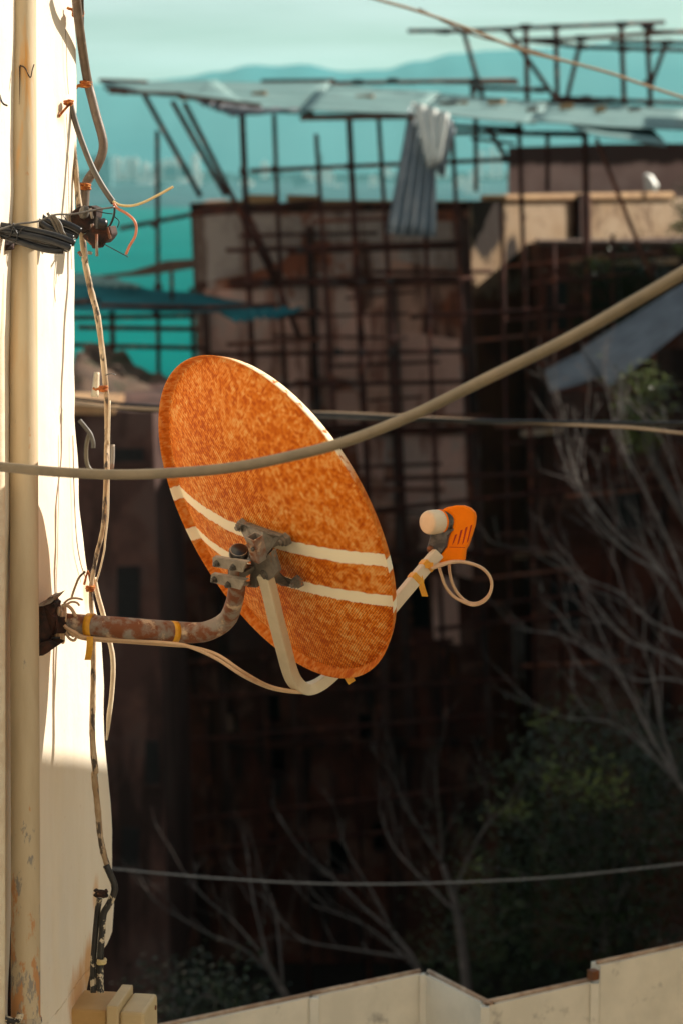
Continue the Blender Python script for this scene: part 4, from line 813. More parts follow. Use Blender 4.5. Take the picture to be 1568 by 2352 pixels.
bm = bmesh.new(); abox(bm, PY(1180, 440, 49).x, 10, 48.2, 49.9, PY(1200, 444, 49).z - .5, PY(1200, 444, 49).z - .35)
obj('roof_slab', bm, M['ruin_brown'], rr, smooth=False)
bm = bmesh.new(); prism(bm, [PY(x, y, 45.6) for x, y in ((1475, 398), (1488, 402), (1502, 425), (1498, 440), (1478, 436))], Vector((.1, .12, 0))); o = obj('white_scrap', bm, M['sheet_white'], origin=PY(1490, 440, 45.6), bevel=.02); tag(o, 'small white bent scrap shining on the sunlit wall top', 'scrap')

# ---------------- scaffolding
def pole(p0, p1, r, m, parent, name='pole', seg=8):
    bm = bmesh.new(); tube(bm, [p0, p1], r, seg); return obj(name, bm, m, parent)
YS = 38.7
sf = thing('scaffolding', 'rusty tube scaffolding covering the ruin front', 'scaffolding', PY(800, 2300, YS))
for (x0, y0, x1, y1) in ((556, 240, 640, 2300), (630, 262, 712, 2300), (727, 308, 850, 2300), (800, 262, 905, 2300), (868, 270, 960, 1700), (972, 440, 1050, 2300), (1036, 275, 1120, 1900), (1091, 268, 1092, 440), (1190, 280, 1212, 900), (1256, 300, 1256, 440), (1342, 300, 1352, 1000), (362, 300, 372, 2300), (440, 660, 500, 2300), (1215, 900, 1235, 1900)):
    pole(PY(x0, y0, YS), PY(x1, y1, YS), .036 if x0 not in (800, 1342, 556) else .050, M['pole'], sf, 'upright')
for (x0, y0, x1, y1) in ((275, 525, 430, 495), (430, 494, 730, 462), (520, 575, 1060, 558), (530, 655, 1090, 640), (640, 722, 740, 716), (470, 815, 1060, 806), (480, 888, 1080, 876), (660, 985, 1130, 962), (880, 1100, 1330, 1085), (860, 1172, 1560, 1098), (391, 1526, 1040, 1470), (391, 1606, 1180, 1560), (391, 1704, 1160, 1640), (391, 1890, 1150, 1800), (391, 1958, 1000, 1900), (850, 1278, 1300, 1262), (360, 1320, 560, 1300), (350, 1165, 420, 1160), (1000, 1445, 1420, 1400), (940, 728, 1340, 706)):
    pole(PY(x0, y0, YS - .06), PY(x1, y1, YS - .06), .037, M['pole'], sf, 'ledger')
random.seed(33)
for i in range(22):
    x0 = random.uniform(470, 900); ln_ = random.uniform(120, 420); y0 = 500 + i * 38 + random.uniform(-14, 14); tl = random.uniform(-22, 10)
    pole(PY(x0, y0, YS + random.choice((-.12, .25, .55))), PY(min(x0 + ln_, 1130), y0 + tl, YS + random.choice((-.12, .25, .55))), random.choice((.022, .028, .034)), M['pole'] if i % 4 else M['pole_red'], sf, 'ledger')
for i in range(16):
    x0 = random.uniform(1060, 1330); y0 = 600 + i * 62 + random.uniform(-20, 20); ln_ = random.uniform(180, 420)
    pole(PY(x0, y0, YS + random.choice((-.1, .3))), PY(min(x0 + ln_, 1600), y0 - random.uniform(4, 34), YS + random.choice((-.1, .3))), random.choice((.024, .030, .036)), M['pole'] if i % 3 else M['pole_red'], sf, 'ledger')
for (x0, y0, x1, y1) in ((1150, 470, 1178, 1750), (1270, 560, 1290, 1600), (1405, 540, 1412, 1500), (1500, 600, 1505, 1300)):
    pole(PY(x0, y0, YS), PY(x1, y1, YS), .034, M['pole'], sf, 'upright')
for (x0, y0, x1, y1) in ((228, 184, 340, 188), (240, 203, 330, 210), (600, 186, 770, 184), (960, 302, 1340, 312), (1080, 318, 1180, 330), (930, 296, 1010, 306)):
    pole(PY(x0, y0, YS - .3), PY(x1, y1, YS - .3), .026, M['pole'], sf, 'ledger')
for (x0, y0, x1, y1) in ((332, 218, 462, 452), (396, 232, 520, 450), (424, 236, 640, 660), (640, 655, 690, 780), (560, 470, 640, 640)):
    pole(PY(x0, y0, YS - .15), PY(x1, y1, YS - .15), .042, M['pole'], sf, 'brace')
pole(PY(1368, 318, YS - .1), PY(1502, 655, YS - .1), .036, M['pole_red'], sf, 'brace')
pole(PY(1118, 290, YS - .1), PY(1160, 362, YS - .1), .040, M['pole'], sf, 'brace')
for (x0, y0, x1, y1) in ((575, 392, 760, 384), (760, 384, 1165, 366), (1040, 305, 1345, 306), (560, 250, 690, 258), (690, 268, 960, 262), (1040, 290, 1200, 296)):
    pole(PY(x0, y0, YS + .1), PY(x1, y1, YS + .1), .036, M['pole_red'] if y0 > 340 else M['pole'], sf, 'ledger')
for (x, y) in ((560, 392), (632, 389), (802, 382), (1160, 366), (358, 516), (360, 715), (364, 660), (606, 575), (612, 652), (770, 650), (830, 648), (895, 646), (690, 574), (775, 808), (830, 810), (900, 806), (1000, 806), (1066, 804)):
    bm = bmesh.new(); q = PY(x, y, YS - .12); box(bm, q, (.062, 0, 0), (0, .06, 0), (0, 0, .055)); obj('coupler', bm, M['coupler'], sf, bevel=.015)
# roof frame, upper right
YR = 42.0
rf = thing('roof_frame', 'rusty tube frame rising above the tin roof against the sky', 'scaffolding', PY(1300, 250, YR))
for (x0, y0, x1, y1) in ((935, 71, 1110, 70), (1000, 73, 1526, 51), (1185, 93, 1290, 90), (1290, 91, 1640, 68), (1206, 92, 1333, 108), (1325, 108, 1640, 117), (700, 192, 1185, 184), (1017, 188, 1190, 190), (1100, 203, 1250, 206), (940, 214, 1200, 236), (1263, 224, 1640, 240), (1190, 236, 1480, 232), (1400, 95, 1640, 100), (1480, 72, 1640, 76)):
    pole(PY(x0, y0, YR), PY(x1, y1, YR), .036, M['pole_red'] if y0 in (192, 188, 72, 91) else M['pole'], rf, 'ledger')
for (x0, y0, x1, y1) in ((1206, 60, 1210, 240), (1275, 60, 1279, 244), (1425, 50, 1433, 255), (1484, 58, 1494, 255), (1082, 180, 1086, 232)):
    pole(PY(x0, y0, YR + .1), PY(x1, y1, YR + .1), .044, M['pole'], rf, 'upright')
for (x0, y0, x1, y1) in ((1062, 68, 1110, 235), (1164, 70, 1278, 232), (1334, 86, 1300, 228), (1530, 96, 1492, 198)):
    pole(PY(x0, y0, YR - .1), PY(x1, y1, YR - .1), .040, M['pole'], rf, 'brace')
for (x, y) in ((1022, 72), (1062, 71), (1164, 69), (1206, 62), (1275, 62), (1427, 56), (1486, 60), (1334, 88), (1530, 98), (1250, 93), (1334, 108), (1430, 112), (1490, 116), (1090, 186), (1100, 203), (1240, 206), (1345, 226), (1400, 230), (1490, 236), (1180, 236), (1489, 190), (1276, 92), (740, 191), (820, 189), (900, 186)):
    bm = bmesh.new(); box(bm, PY(x, y, YR - .12), (.07 + .04 * random.random(), 0, 0), (0, .06, 0), (0, 0, .05)); obj('coupler', bm, M['coupler'], rf, bevel=.015)
# tin roof: separate corrugated sheets, sloping down to the viewer
sheets = [((232, 192, 44), (500, 186, 44), (560, 236, 39.4), (318, 212, 39.2), 'corrugated tin roof sheet at the far left end above the slanting poles'),
          ((480, 190, 44.2), (760, 190, 44.2), (720, 262, 39.1), (430, 226, 39.3), 'corrugated tin roof sheet left of the middle, over the red railing'),
          ((740, 194, 44.1), (1010, 214, 44.1), (960, 262, 39.0), (690, 254, 39.0), 'corrugated tin roof sheet behind the hanging torn sheet'),
          ((1000, 218, 44.3), (1260, 236, 44.3), (1230, 284, 39.0), (950, 258, 39.1), 'corrugated tin roof sheet right of the hanging torn sheet'),
          ((1240, 236, 44.4), (1585, 250, 44.4), (1585, 300, 39.3), (1215, 278, 39.2), 'corrugated tin roof sheet under the right end of the tube frame'),
          ((1290, 272, 41.5), (1480, 274, 41.5), (1530, 336, 38.6), (1330, 300, 38.6), 'loose corrugated tin sheet tilting down at the right roof edge')]
for (a_, b_, c_, d_, lab) in sheets:
    a_, b_, c_, d_ = [(q[0], q[1], (q[2] - 39) * .95 + 37) for q in (a_, b_, c_, d_)]
    bm = bmesh.new(); corrug(bm, PY(*d_), PY(*a_), PY(*b_), PY(*c_), 11, .020, 6, 8, .02)
    o = obj('corrugated_sheet', bm, M['sheet_pale'], origin=PY(*d_), solid=.006); tag(o, lab, 'roof sheet', 'corrugated sheets of the tin roof')
bm = bmesh.new(); corrug(bm, PY(445, 228, 36.8), PY(690, 256, 36.9), PY(540, 266, 36.5), PY(470, 240, 36.6), 6, .03, 6, 4, .05)
o = obj('corrugated_sheet', bm, M['sheet_grey'], origin=PY(540, 266, 38.5), solid=.006); tag(o, 'grey corrugated flap drooping under the left tin roof edge', 'roof sheet', 'corrugated sheets of the tin roof')
for (x0, y0, x1, y1, lab) in ((250, 206, 420, 212, 'dark edge batten at the left tip of the tin roof'), (410, 214, 600, 238, 'edge batten over the slanting poles of the tin roof'), (690, 268, 960, 264, 'edge batten of the tin roof left of the hanging sheet')):
    bm = bmesh.new(); a_, b_ = PY(x0, y0, 36.6), PY(x1, y1, 36.6); prism(bm, [a_, b_, b_ + Vector((0, 0, -.06)), a_ + Vector((0, 0, -.06))], Vector((0, .1, 0))); tag(obj('batten', bm, M['wood'], origin=a_, smooth=False), lab, 'batten', 'battens along the tin roof edge')
random.seed(11)
for i in range(16):
    xs = 300 + i * 78 + random.uniform(-25, 25); f = (xs - 232) / 1336.0; ys = 192 + 52 * f + random.uniform(6, 26); q = PY(xs, ys, 39.5 + random.uniform(-.3, .3))
    bm = bmesh.new(); a = random.uniform(-.6, .6); sx_ = random.uniform(.07, .17); box(bm, q, (sx_ * math.cos(a), sx_ * math.sin(a), .01), (-.06 * math.sin(a), .06 * math.cos(a), 0), (0, 0, random.uniform(.025, .05)))
    o = obj('brick', bm, M['coping'] if i % 3 else M['wood'], origin=q, bevel=.008); tag(o, 'ochre brick weighing down the tin roof' if i % 3 else 'dark wooden block weighing down the tin roof', 'brick' if i % 3 else 'block', 'loose weights on the tin roof')
# torn sheet hanging from the roof
t = thing('hanging_sheet', 'torn corrugated sheet hanging from the tin roof, one flap bent pale', 'metal sheet', PY(945, 540, 36.60))
bm = bmesh.new(); corrug(bm, PY(940, 242, 36.70), PY(1000, 372, 36.65), PY(1000, 545, 36.40), PY(886, 538, 36.50), 5, .045, 8, 8, .05); obj('sheet', bm, M['sheet_blue'], t, solid=.006)
bm = bmesh.new(); corrug(bm, PY(944, 233, 36.60), PY(1030, 262, 36.50), PY(1010, 372, 36.30), PY(982, 386, 36.35), 3, .03, 8, 6, .05); obj('bent_flap', bm, M['sheet_white'], t, solid=.006)
bm = bmesh.new(); corrug(bm, PY(1030, 262, 36.55), PY(1042, 300, 36.70), PY(1016, 410, 36.70), PY(992, 384, 36.50), 2, .03, 8, 4, .03); obj('dark_flap', bm, M['sheet_blue'], t, solid=.006)
# left awning
YA = 36.0
t = thing('awning', 'blue corrugated awning on poles over the water at the left', 'awning', PY(360, 740, YA))
bm = bmesh.new(); corrug(bm, PY(150, 712, YA - .9), PY(150, 650, YA + 1.8), PY(430, 672, YA + 2.6), PY(690, 718, YA + .3), 14, .012, 6, 8, .06); obj('blue_sheet', bm, M['sheet_teal'], t, solid=.006)
bm = bmesh.new(); corrug(bm, PY(480, 702, YA + .2), PY(700, 708, YA + .4), PY(650, 728, YA - .4), PY(540, 738, YA - .5), 6, .03, 6, 4, .04); obj('blue_sheet', bm, M['sheet_teal'], t, solid=.006)
bm = bmesh.new(); corrug(bm, PY(150, 628, YA + 2.6), PY(240, 636, YA + 2.8), PY(330, 662, YA + 1.9), PY(150, 652, YA + 1.7), 8, .03, 6, 4, .03); obj('pale_sheet', bm, M['sheet_pale'], t, solid=.006)
for (x0, y0, x1, y1) in ((150, 696, 230, 690), (230, 702, 480, 706), (150, 730, 450, 726), (180, 752, 460, 756), (150, 792, 470, 800), (440, 708, 640, 700)):
    pole(PY(x0, y0, YA - .3), PY(x1, y1, YA - .3), .036, M['pole'], t, 'rail')
for (x0, y0, x1, y1, r_) in ((395, 622, 396, 690, .03), (258, 700, 262, 900, .04)): pole(PY(x0, y0, YA), PY(x1, y1, YA), r_, M['pole'], t, 'upright')
bm = bmesh.new(); q = [PY(x, y, YA + 1) for x, y in ((228, 634), (300, 624), (380, 600), (446, 596), (446, 616), (340, 632), (250, 638))]; prism(bm, q, Vector((0, .25, 0))); tag(obj('plank', bm, M['wood'], origin=PY(340, 632, YA + 1), smooth=False), 'weathered brown plank jutting out above the blue awning', 'plank')
# right hanging sheets
YG = 33.0
bm = bmesh.new(); corrug(bm, PY(1398, 888, YG - .4), PY(1335, 800, YG + .5), PY(1720, 555, YG + 1.5), PY(1720, 640, YG), 7, .014, 8, 6, .03); o = obj('torn_sheet', bm, M['sheet_grey'], origin=PY(1398, 888, YG), solid=.006); tag(o, 'grey corrugated panel slanting down behind the thick cable at the right', 'metal sheet')
bm = bmesh.new(); corrug(bm, PY(1262, 900, YG), PY(1250, 850, YG + .4), PY(1352, 800, YG + .5), PY(1385, 862, YG), 4, .014, 8, 4, .03); o = obj('torn_sheet', bm, M['sheet_grey'], origin=PY(1262, 900, YG), solid=.006); tag(o, 'small bent grey corrugated panel left of the larger slanting one', 'metal sheet')

# ---------------- low house at the left, rubble on top
YL = 30.0
t = thing('low_house', 'dark brown low house behind the wall corner at the left', 'house', PY(300, 2300, YL))
a_, b_ = PY(100, 940, YL), PY(366, 944, YL)
bm = bmesh.new(); prism(bm, [PY(90, 940, YL), PY(352, 946, YL), PY(395, 2360, YL), PY(90, 2360, YL)], Vector((0, 5, 0))); obj('wall', bm, M['ruin_brown'], t, smooth=False)
bm = bmesh.new(); prism(bm, [PY(90, 926, YL - .1), PY(262, 930, YL - .1), PY(262, 952, YL - .1), PY(90, 950, YL - .1)], Vector((0, 1.5, 0))); obj('coping', bm, M['coping'], t, smooth=False)
for (x0, y0, x1, y1) in ((255, 1030, 330, 1060), (270, 1300, 320, 1420), (335, 1700, 365, 1800), (280, 1900, 320, 1990)):
    bm = bmesh.new(); prism(bm, [PY(x, y, YL) - Vector((0, .03, 0)) for x, y in ((x0, y0), (x1, y0), (x1, y1), (x0, y1))], Vector((0, .027, 0))); wf = obj('window', bm, M['void'], t, smooth=False)
    bm = bmesh.new(); prism(bm, [PY(x, y, YL) - Vector((0, .05, 0)) for x, y in ((x0 - 5, y1), (x1 + 5, y1), (x1 + 5, y1 + 8), (x0 - 5, y1 + 8))], Vector((0, .047, 0))); obj('sill', bm, M['ruin_brown'], wf, smooth=False)
bm = bmesh.new(); rx0, rx1 = PY(150, 900, 34).x, PY(480, 900, 34).x; NX, NY = 70, 30; g = []
zb0 = PY(300, 930, 34).z
for j in range(NY + 1):
    row = []
    for i in range(NX + 1):
        u = i / float(NX); v = j / float(NY); X = rx0 + (rx1 - rx0) * u; Y = 31 + 6 * v
        env = math.sin(math.pi * min(1, v * 1.0)) ** .5 if 0 < v < 1 else 0
        h = env * (.55 + .25 * math.sin(u * 5 + 1) + .35 * mnoise.noise(Vector((X * 1.3, Y * 1.3, 2))) + .18 * mnoise.noise(Vector((X * 4, Y * 4, 5))))
        if u < .12: h *= u / .12
        row.append(bm.verts.new((X, Y, zb0 - .1 + h)))
    g.append(row)
for j in range(NY):
    for i in range(NX): bm.faces.new((g[j][i], g[j][i + 1], g[j + 1][i + 1], g[j + 1][i]))
tag(obj('rubble', bm, M['rubble']), 'sun-flecked tan rubble heaped on the low roof at the left', 'rubble', None, 'stuff')

# ================================================================== TREES
def twig(bm, p, d, ln, r, lev, spread=.6, up=.15):
    n = 4; pts = [p]; q = Vector(p); dd = Vector(d).normalized()
    for i in range(n):
        dd = (dd + Vector((random.uniform(-1, 1), random.uniform(-1, 1), random.uniform(-1, 1))) * .16 + Vector((0, 0, up * .3))).normalized(); q = q + dd * ln / n; pts.append(q.copy())
    tube(bm, pts, lambda f: r * (1 - .55 * f), 5 if lev < 2 else 6)
    if lev <= 0: return
    for i in range(random.choice((1, 2, 2, 3))):
        j = random.choice((2, 3, 4)); s = pts[j]
        nd = (dd + Vector((random.uniform(-1, 1), random.uniform(-.8, .8), random.uniform(-.7, 1))) * spread).normalized()
        twig(bm, s, nd, ln * random.uniform(.5, .8), r * .55, lev - 1, spread, up)
def bare_tree(lab, trunk, limbs, d, r, lev, ln, name='bare_tree', group='bare trees in the shade', bm_='bark'):
    t = thing(name, lab, 'tree', P(*trunk[0], d), group)
    bm = bmesh.new(); tube(bm, spline([P(x, y, d) for x, y in trunk], 6), lambda f: r * (1 - .5 * f), 10); obj('trunk', bm, M[bm_], t)
    bm = bmesh.new()
    for pts in limbs:
        off = random.uniform(-.8, .8); path = spline([P(x, y, d + off * i / (len(pts) - 1)) for i, (x, y) in enumerate(pts)], 5)
        tube(bm, path, lambda f: r * .34 * (1 - .7 * f), 7)
        for i in range(3, len(path), 3):
            dr_ = (path[min(i + 1, len(path) - 1)] - path[i - 1]).normalized()
            twig(bm, path[i], (dr_ + Vector((random.uniform(-.7, .5), random.uniform(-.8, .8), random.uniform(-.2, .9)))).normalized(), ln * random.uniform(.5, 1.1), r * .13, lev)
    obj('crown', bm, M[bm_], t); return t
bare_tree('tall bare grey tree reaching in from the right edge above the green bush', [(1700, 2200), (1680, 1800), (1640, 1560), (1590, 1420)],
          [[(1600, 1450), (1530, 1330), (1440, 1270), (1360, 1180), (1310, 1060), (1300, 1000)], [(1590, 1420), (1500, 1290), (1420, 1230), (1340, 1130), (1290, 1070)], [(1600, 1430), (1550, 1280), (1480, 1130), (1430, 1040), (1400, 980)],
           [(1620, 1480), (1500, 1430), (1420, 1360), (1330, 1330)], [(1610, 1440), (1590, 1250), (1560, 1120), (1520, 1010)], [(1640, 1560), (1520, 1500), (1440, 1470), (1360, 1380), (1290, 1290)], [(1650, 1600), (1540, 1560), (1450, 1560), (1330, 1480), (1260, 1450)]], 25.5, .058, 2, .75, bm_='bark_pale')
bare_tree('bare tree with twigs fanning out beside the lime leaves right of the middle', [(1660, 2150), (1600, 1860), (1560, 1800)],
          [[(1570, 1810), (1480, 1720), (1400, 1660), (1300, 1650)], [(1580, 1830), (1500, 1700), (1450, 1600), (1400, 1500)], [(1560, 1800), (1520, 1680), (1500, 1560), (1470, 1480)]], 24.5, .060, 2, .7, bm_='bark_pale')
bare_tree('bare sapling with a forked tip in front of the dark ruin below the feed head', [(1075, 2300), (1050, 2100), (1015, 1985)],
          [[(1020, 1995), (980, 1930), (930, 1850), (905, 1790), (885, 1755)], [(1015, 1985), (1010, 1900), (1000, 1800), (1002, 1740)], [(1050, 2100), (960, 2010), (900, 1940), (870, 1860)], [(1040, 2060), (1080, 1960), (1130, 1880), (1180, 1850)]], 23, .050, 1, .5)
bare_tree('bare shrub with long stems rising left of the meter box side', [(700, 2360), (640, 2260), (600, 2190)],
          [[(610, 2200), (540, 2120), (470, 2060), (420, 2000)], [(640, 2250), (560, 2180), (470, 2140), (370, 2080), (340, 2050)], [(620, 2220), (590, 2100), (575, 2020), (570, 1960)], [(650, 2260), (640, 2150), (630, 2080), (600, 2010)]], 20, .040, 1, .42)
bare_tree('bare shrub with tangled twigs in the middle just above the parapet', [(980, 2360), (960, 2230), (900, 2140)],
          [[(910, 2150), (830, 2080), (760, 2010), (690, 1950), (640, 1870)], [(960, 2230), (860, 2140), (780, 2100), (720, 2080)], [(940, 2200), (800, 2180), (700, 2160), (640, 2110)], [(900, 2140), (860, 2060), (800, 1960), (780, 1890)]], 21, .042, 1, .45)
def leafy(lab, trunk, blobs, d, nleaf, size, mats, name='leafy_tree', group=None, depthspread=1.0):
    t = thing(name, lab, 'tree', P(*trunk[0], d), group)
    bm = bmesh.new(); path = spline([P(x, y, d) for x, y in trunk], 6); tube(bm, path, lambda f: .07 * (1 - .6 * f), 8)
    for (x, y, rx, ry, ms) in blobs: tube(bm, spline([path[len(path) // 2], (path[len(path) // 2] + P(x, y, d)) / 2 + Vector((0, 0, .2)), P(x, y, d)], 5), lambda f: .03 * (1 - .7 * f), 5)
    obj('trunk', bm, M['bark'], t)
    bms = [bmesh.new() for _ in mats]; tot = sum(b[2] * b[3] for b in blobs)
    for (x, y, rx, ry, ms) in blobs:
        n = int(nleaf * rx * ry / tot); made = 0
        nc = max(3, n // 26); 
        for c_ in range(nc):
            a = random.uniform(0, 2 * math.pi); q = random.random() ** .5; zz = random.uniform(-1, 1) * (1 - q * q) ** .5
            cc_ = P(x + rx * q * math.cos(a), y + ry * q * math.sin(a), d + (zz if ms == 0 else -1.15 + .2 * zz) * depthspread); cs = random.uniform(.12, .28) * rx / 100.0 + .05
            mi = ms if random.random() < .85 else 0
            for l_ in range(n // nc):
                p_ = cc_ + Vector((random.gauss(0, cs), random.gauss(0, cs), random.gauss(0, cs * .7))); s = size * random.uniform(.6, 1.3)
                ax = Vector((random.uniform(-1, 1), random.uniform(-1, 1), random.uniform(-.6, .4))).normalized(); sd = ax.cross(Vector((random.uniform(-.5, .5), random.uniform(-.5, .5), 1))).normalized(); fold = ax.cross(sd) * s * .12
                b__ = bms[mi]; V_ = [b__.verts.new(p_ - ax * s * .5), b__.verts.new(p_ + sd * s * .24 + fold), b__.verts.new(p_ + ax * s * .5), b__.verts.new(p_ - sd * s * .24 + fold)]
                b__.faces.new((V_[0], V_[1], V_[2])); b__.faces.new((V_[0], V_[2], V_[3]))
    for b__, m_, nm in zip(bms, mats, ('crown', 'young_leaves')):
        if len(b__.verts): obj(nm, b__, M[m_], t)
        else: b__.free()
    return t
leafy('large dark green bush filling the lower right corner', [(1400, 2380), (1390, 2150), (1370, 1900)],
      [(1330, 1690, 110, 60, 0), (1450, 1740, 110, 80, 0), (1240, 1780, 80, 60, 0), (1560, 1760, 90, 110, 0), (1380, 1860, 150, 90, 0), (1250, 1930, 150, 90, 0), (1500, 1980, 150, 130, 0), (1330, 2080, 180, 110, 0), (1150, 2090, 110, 90, 0), (1480, 2180, 150, 90, 0), (1250, 2200, 150, 80, 0), (1080, 2180, 90, 70, 0),
       (1370, 1820, 60, 28, 1), (1300, 1800, 45, 22, 1), (1160, 1865, 40, 22, 1), (1260, 1650, 36, 16, 1), (1090, 1985, 22, 12, 1)], 26, 15000, .075, ('leaf_dark', 'leaf_lime'), 'leafy_bush', None, 1.6)
leafy('tuft of sunlit green leaves on a thin stem by the slanting grey panel', [(1640, 1300), (1500, 1060), (1475, 950)], [(1478, 878, 38, 26, 0), (1482, 940, 40, 32, 0), (1470, 1010, 22, 30, 0)], 28, 900, .08, ('leaf_lime', 'leaf_lime'), 'leafy_sapling', None, .4)
leafy('dark creeper hanging on the brick block under the sunlit wall', [(1420, 1000), (1430, 800), (1440, 690)], [(1420, 640, 90, 46, 0), (1500, 680, 70, 40, 0), (1400, 720, 60, 40, 0), (1370, 600, 20, 10, 1)], 38.8, 2600, .10, ('leaf_dark', 'leaf_lime'), 'creeper', None, .4)
leafy('yellow-green plant tip at the right edge beside the sunlit wall', [(1640, 800), (1600, 640), (1580, 560)], [(1572, 480, 14, 60, 0), (1568, 540, 16, 40, 0)], 34, 400, .09, ('leaf_lime', 'leaf_lime'), 'potted_plant', None, .2)
leafy('low dark bush at the bottom in front of the low house', [(420, 2500), (410, 2380), (400, 2300)], [(400, 2290, 70, 60, 0), (520, 2310, 70, 50, 0)], 19, 1200, .06, ('leaf_dark', 'leaf_lime'), 'leafy_bush', None, .6)

# ================================================================== SEA, FAR SHORE, HILLS, HAZE
ZS = -45.0
k = NB('teal_sea'); v = k.mapped((1, .35, 1)); nz_ = k.noise(v, .02, 6, .6)
k.col(k.mix(k.rng(nz_, .35, .65), (.0, .15, .135), (.0, .125, .115))); k.bump(k.noise(k.mapped((1, .5, 1)), .3, 4), .05, .5)
M['sea'] = k.set(.9, 0, .0)
bm = bmesh.new(); bmesh.ops.create_grid(bm, x_segments=8, y_segments=8, size=1)
for v_ in bm.verts: v_.co = Vector((v_.co.x * 6000, 60 + (v_.co.y + 1) * 2600, ZS))
tag(obj('sea', bm, M['sea'], smooth=False), 'flat teal sea between the slope and the far shore', None, None, 'structure')
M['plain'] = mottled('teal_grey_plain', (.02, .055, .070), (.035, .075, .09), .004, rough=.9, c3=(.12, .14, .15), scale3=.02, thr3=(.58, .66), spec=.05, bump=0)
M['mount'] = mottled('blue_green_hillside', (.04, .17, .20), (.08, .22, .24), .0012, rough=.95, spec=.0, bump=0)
shore_y = 45 / math.tan(math.atan((475 - 386) / FPX)); 
bm = bmesh.new(); NX, NY = 90, 24; g = []
for j in range(NY + 1):
    row = []
    for i in range(NX + 1):
        X = -2600 + 5200.0 * i / NX; v = j / float(NY); Y = shore_y + 3000 * v ** 1.4 + 40 * mnoise.noise(Vector((X * .004, 0, 1)))
        z = ZS - 1 + 34 * v ** .8 + 7 * v * mnoise.noise(Vector((X * .004, Y * .003, 3)))
        row.append(bm.verts.new((X, Y, z)))
    g.append(row)
for j in range(NY):
    for i in range(NX): bm.faces.new((g[j][i], g[j][i + 1], g[j + 1][i + 1], g[j + 1][i]))
tag(obj('far_shore', bm, M['plain']), 'hazy low land along the far shore of the bay', None, None, 'structure')
def ridge(name, Yd, prof_, lab, col, rough=8):
    bm = bmesh.new(); x0, x1 = -200, 1800; n = 160; g = []
    def py(x):
        for (xa, ya), (xb, yb) in zip(prof_, prof_[1:]):
            if xa <= x <= xb: f = (x - xa) / (xb - xa); f = f * f * (3 - 2 * f); return ya + (yb - ya) * f
        return prof_[-1][1]
    for j in range(9):
        row = []
        for i in range(n + 1):
            x = x0 + (x1 - x0) * i / n; q = PY(x, py(x) + rough * .5 * mnoise.noise(Vector((x * .012, j, Yd * .01))), Yd); f = j / 8.0
            hz = ZS + (q.z - ZS) * math.sin(math.pi / 2 * min(1, f * 1.34)) if f < .75 else ZS + (q.z - ZS) * max(0, 1 - (f - .75) / .25) ** .7
            row.append(bm.verts.new((q.x * (1 + .06 * (f - .75)), Yd + (f - .75) * 1500, hz + (12 * mnoise.noise(Vector((q.x * .004, f * 6, 2))) if f not in (0.75,) else 0))))
        g.append(row)
    for j in range(8):
        for i in range(n): bm.faces.new((g[j][i], g[j][i + 1], g[j + 1][i + 1], g[j + 1][i]))
    tag(obj(name, bm, col), lab, None, None, 'structure')
ridge('hills', 6200, [(-200, 200), (180, 196), (330, 186), (430, 178), (500, 164), (575, 151), (640, 156), (700, 152), (790, 164), (880, 158), (960, 140), (1040, 124), (1120, 116), (1230, 112), (1400, 100), (1560, 92), (1800, 90)], 'pale blue mountain ridge beyond the bay', M['mount'])
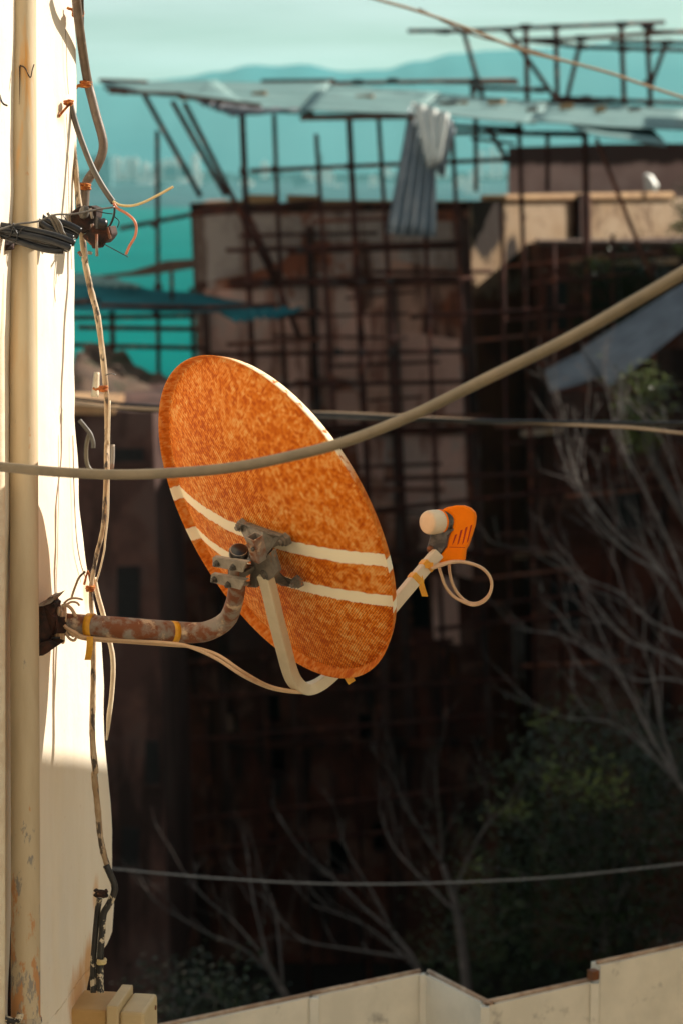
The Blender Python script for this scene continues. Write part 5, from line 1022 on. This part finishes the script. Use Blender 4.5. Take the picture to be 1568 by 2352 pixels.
# far town: pale blocks lost in haze
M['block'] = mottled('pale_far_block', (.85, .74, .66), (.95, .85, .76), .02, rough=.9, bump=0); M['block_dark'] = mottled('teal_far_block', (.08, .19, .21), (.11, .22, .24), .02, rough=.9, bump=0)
random.seed(21)
def apart(x, yb, wpx, hpx, Y, m):
    a_ = PY(x, yb, Y); w_ = wpx * Y / FPX; h_ = hpx * Y / FPX; dp = w_ * random.uniform(.6, 1.2)
    bm = bmesh.new(); abox(bm, a_.x, a_.x + w_, Y, Y + dp, a_.z - 6, a_.z + h_); f = random.uniform(.15, .5)
    abox(bm, a_.x + w_ * f, a_.x + w_ * (f + .3), Y + dp * .2, Y + dp * .6, a_.z + h_ + .01, a_.z + h_ + 3)
    for i in range(4): abox(bm, a_.x - .4, a_.x + w_ + .4, Y - .6, Y - .02, a_.z + h_ * (i + .6) / 5 - .3, a_.z + h_ * (i + .6) / 5 + .3)
    o = obj('apartment_block', bm, m, origin=a_, smooth=False)
    tag(o, 'pale apartment block lost in haze on the far shore' if m is M['block'] else 'bluish apartment block lost in haze on the far shore', 'apartment block', 'far apartment blocks across the bay')
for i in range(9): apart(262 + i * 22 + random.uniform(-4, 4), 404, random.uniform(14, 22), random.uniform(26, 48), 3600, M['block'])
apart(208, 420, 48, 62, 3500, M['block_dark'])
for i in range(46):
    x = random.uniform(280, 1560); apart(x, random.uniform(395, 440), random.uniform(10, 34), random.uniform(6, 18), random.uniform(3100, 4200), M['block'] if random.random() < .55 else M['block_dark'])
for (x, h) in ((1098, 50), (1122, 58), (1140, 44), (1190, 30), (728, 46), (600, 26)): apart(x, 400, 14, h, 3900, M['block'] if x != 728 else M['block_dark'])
random.seed(5)
bm = bmesh.new()
for i in range(900):
    x = random.uniform(180, 1600); y = random.uniform(398, 466); Y = 45 / max(.004, (y - 386) / FPX) ; Y = min(max(Y, 2850), 4300)
    q = PY(x, y, Y); r_ = random.uniform(4, 11); 
    m_ = Matrix.Translation(q) @ Matrix.Diagonal((r_ * 1.8, r_, r_ * .7, 1)); bmesh.ops.create_icosphere(bm, subdivisions=1, radius=1, matrix=m_)
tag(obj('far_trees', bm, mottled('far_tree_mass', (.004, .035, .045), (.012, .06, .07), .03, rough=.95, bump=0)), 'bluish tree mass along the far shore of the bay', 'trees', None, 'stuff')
# the air over the bay
bm = bmesh.new(); abox(bm, -3200, 3200, -60, 8200, ZS - 8, 340)
k = NB('thin_sea_haze'); k.t.nodes.remove(k.b); pv = k.n('ShaderNodeVolumePrincipled'); pv.inputs['Color'].default_value = (.37, .84, .85, 1); pv.inputs['Density'].default_value = 8.0e-5; pv.inputs['Anisotropy'].default_value = .2
k.l(pv.outputs[0], k.out.inputs['Volume'])
tag(obj('haze', bm, k.m, smooth=False), 'thin blue-green haze over the bay', None, None, 'stuff')
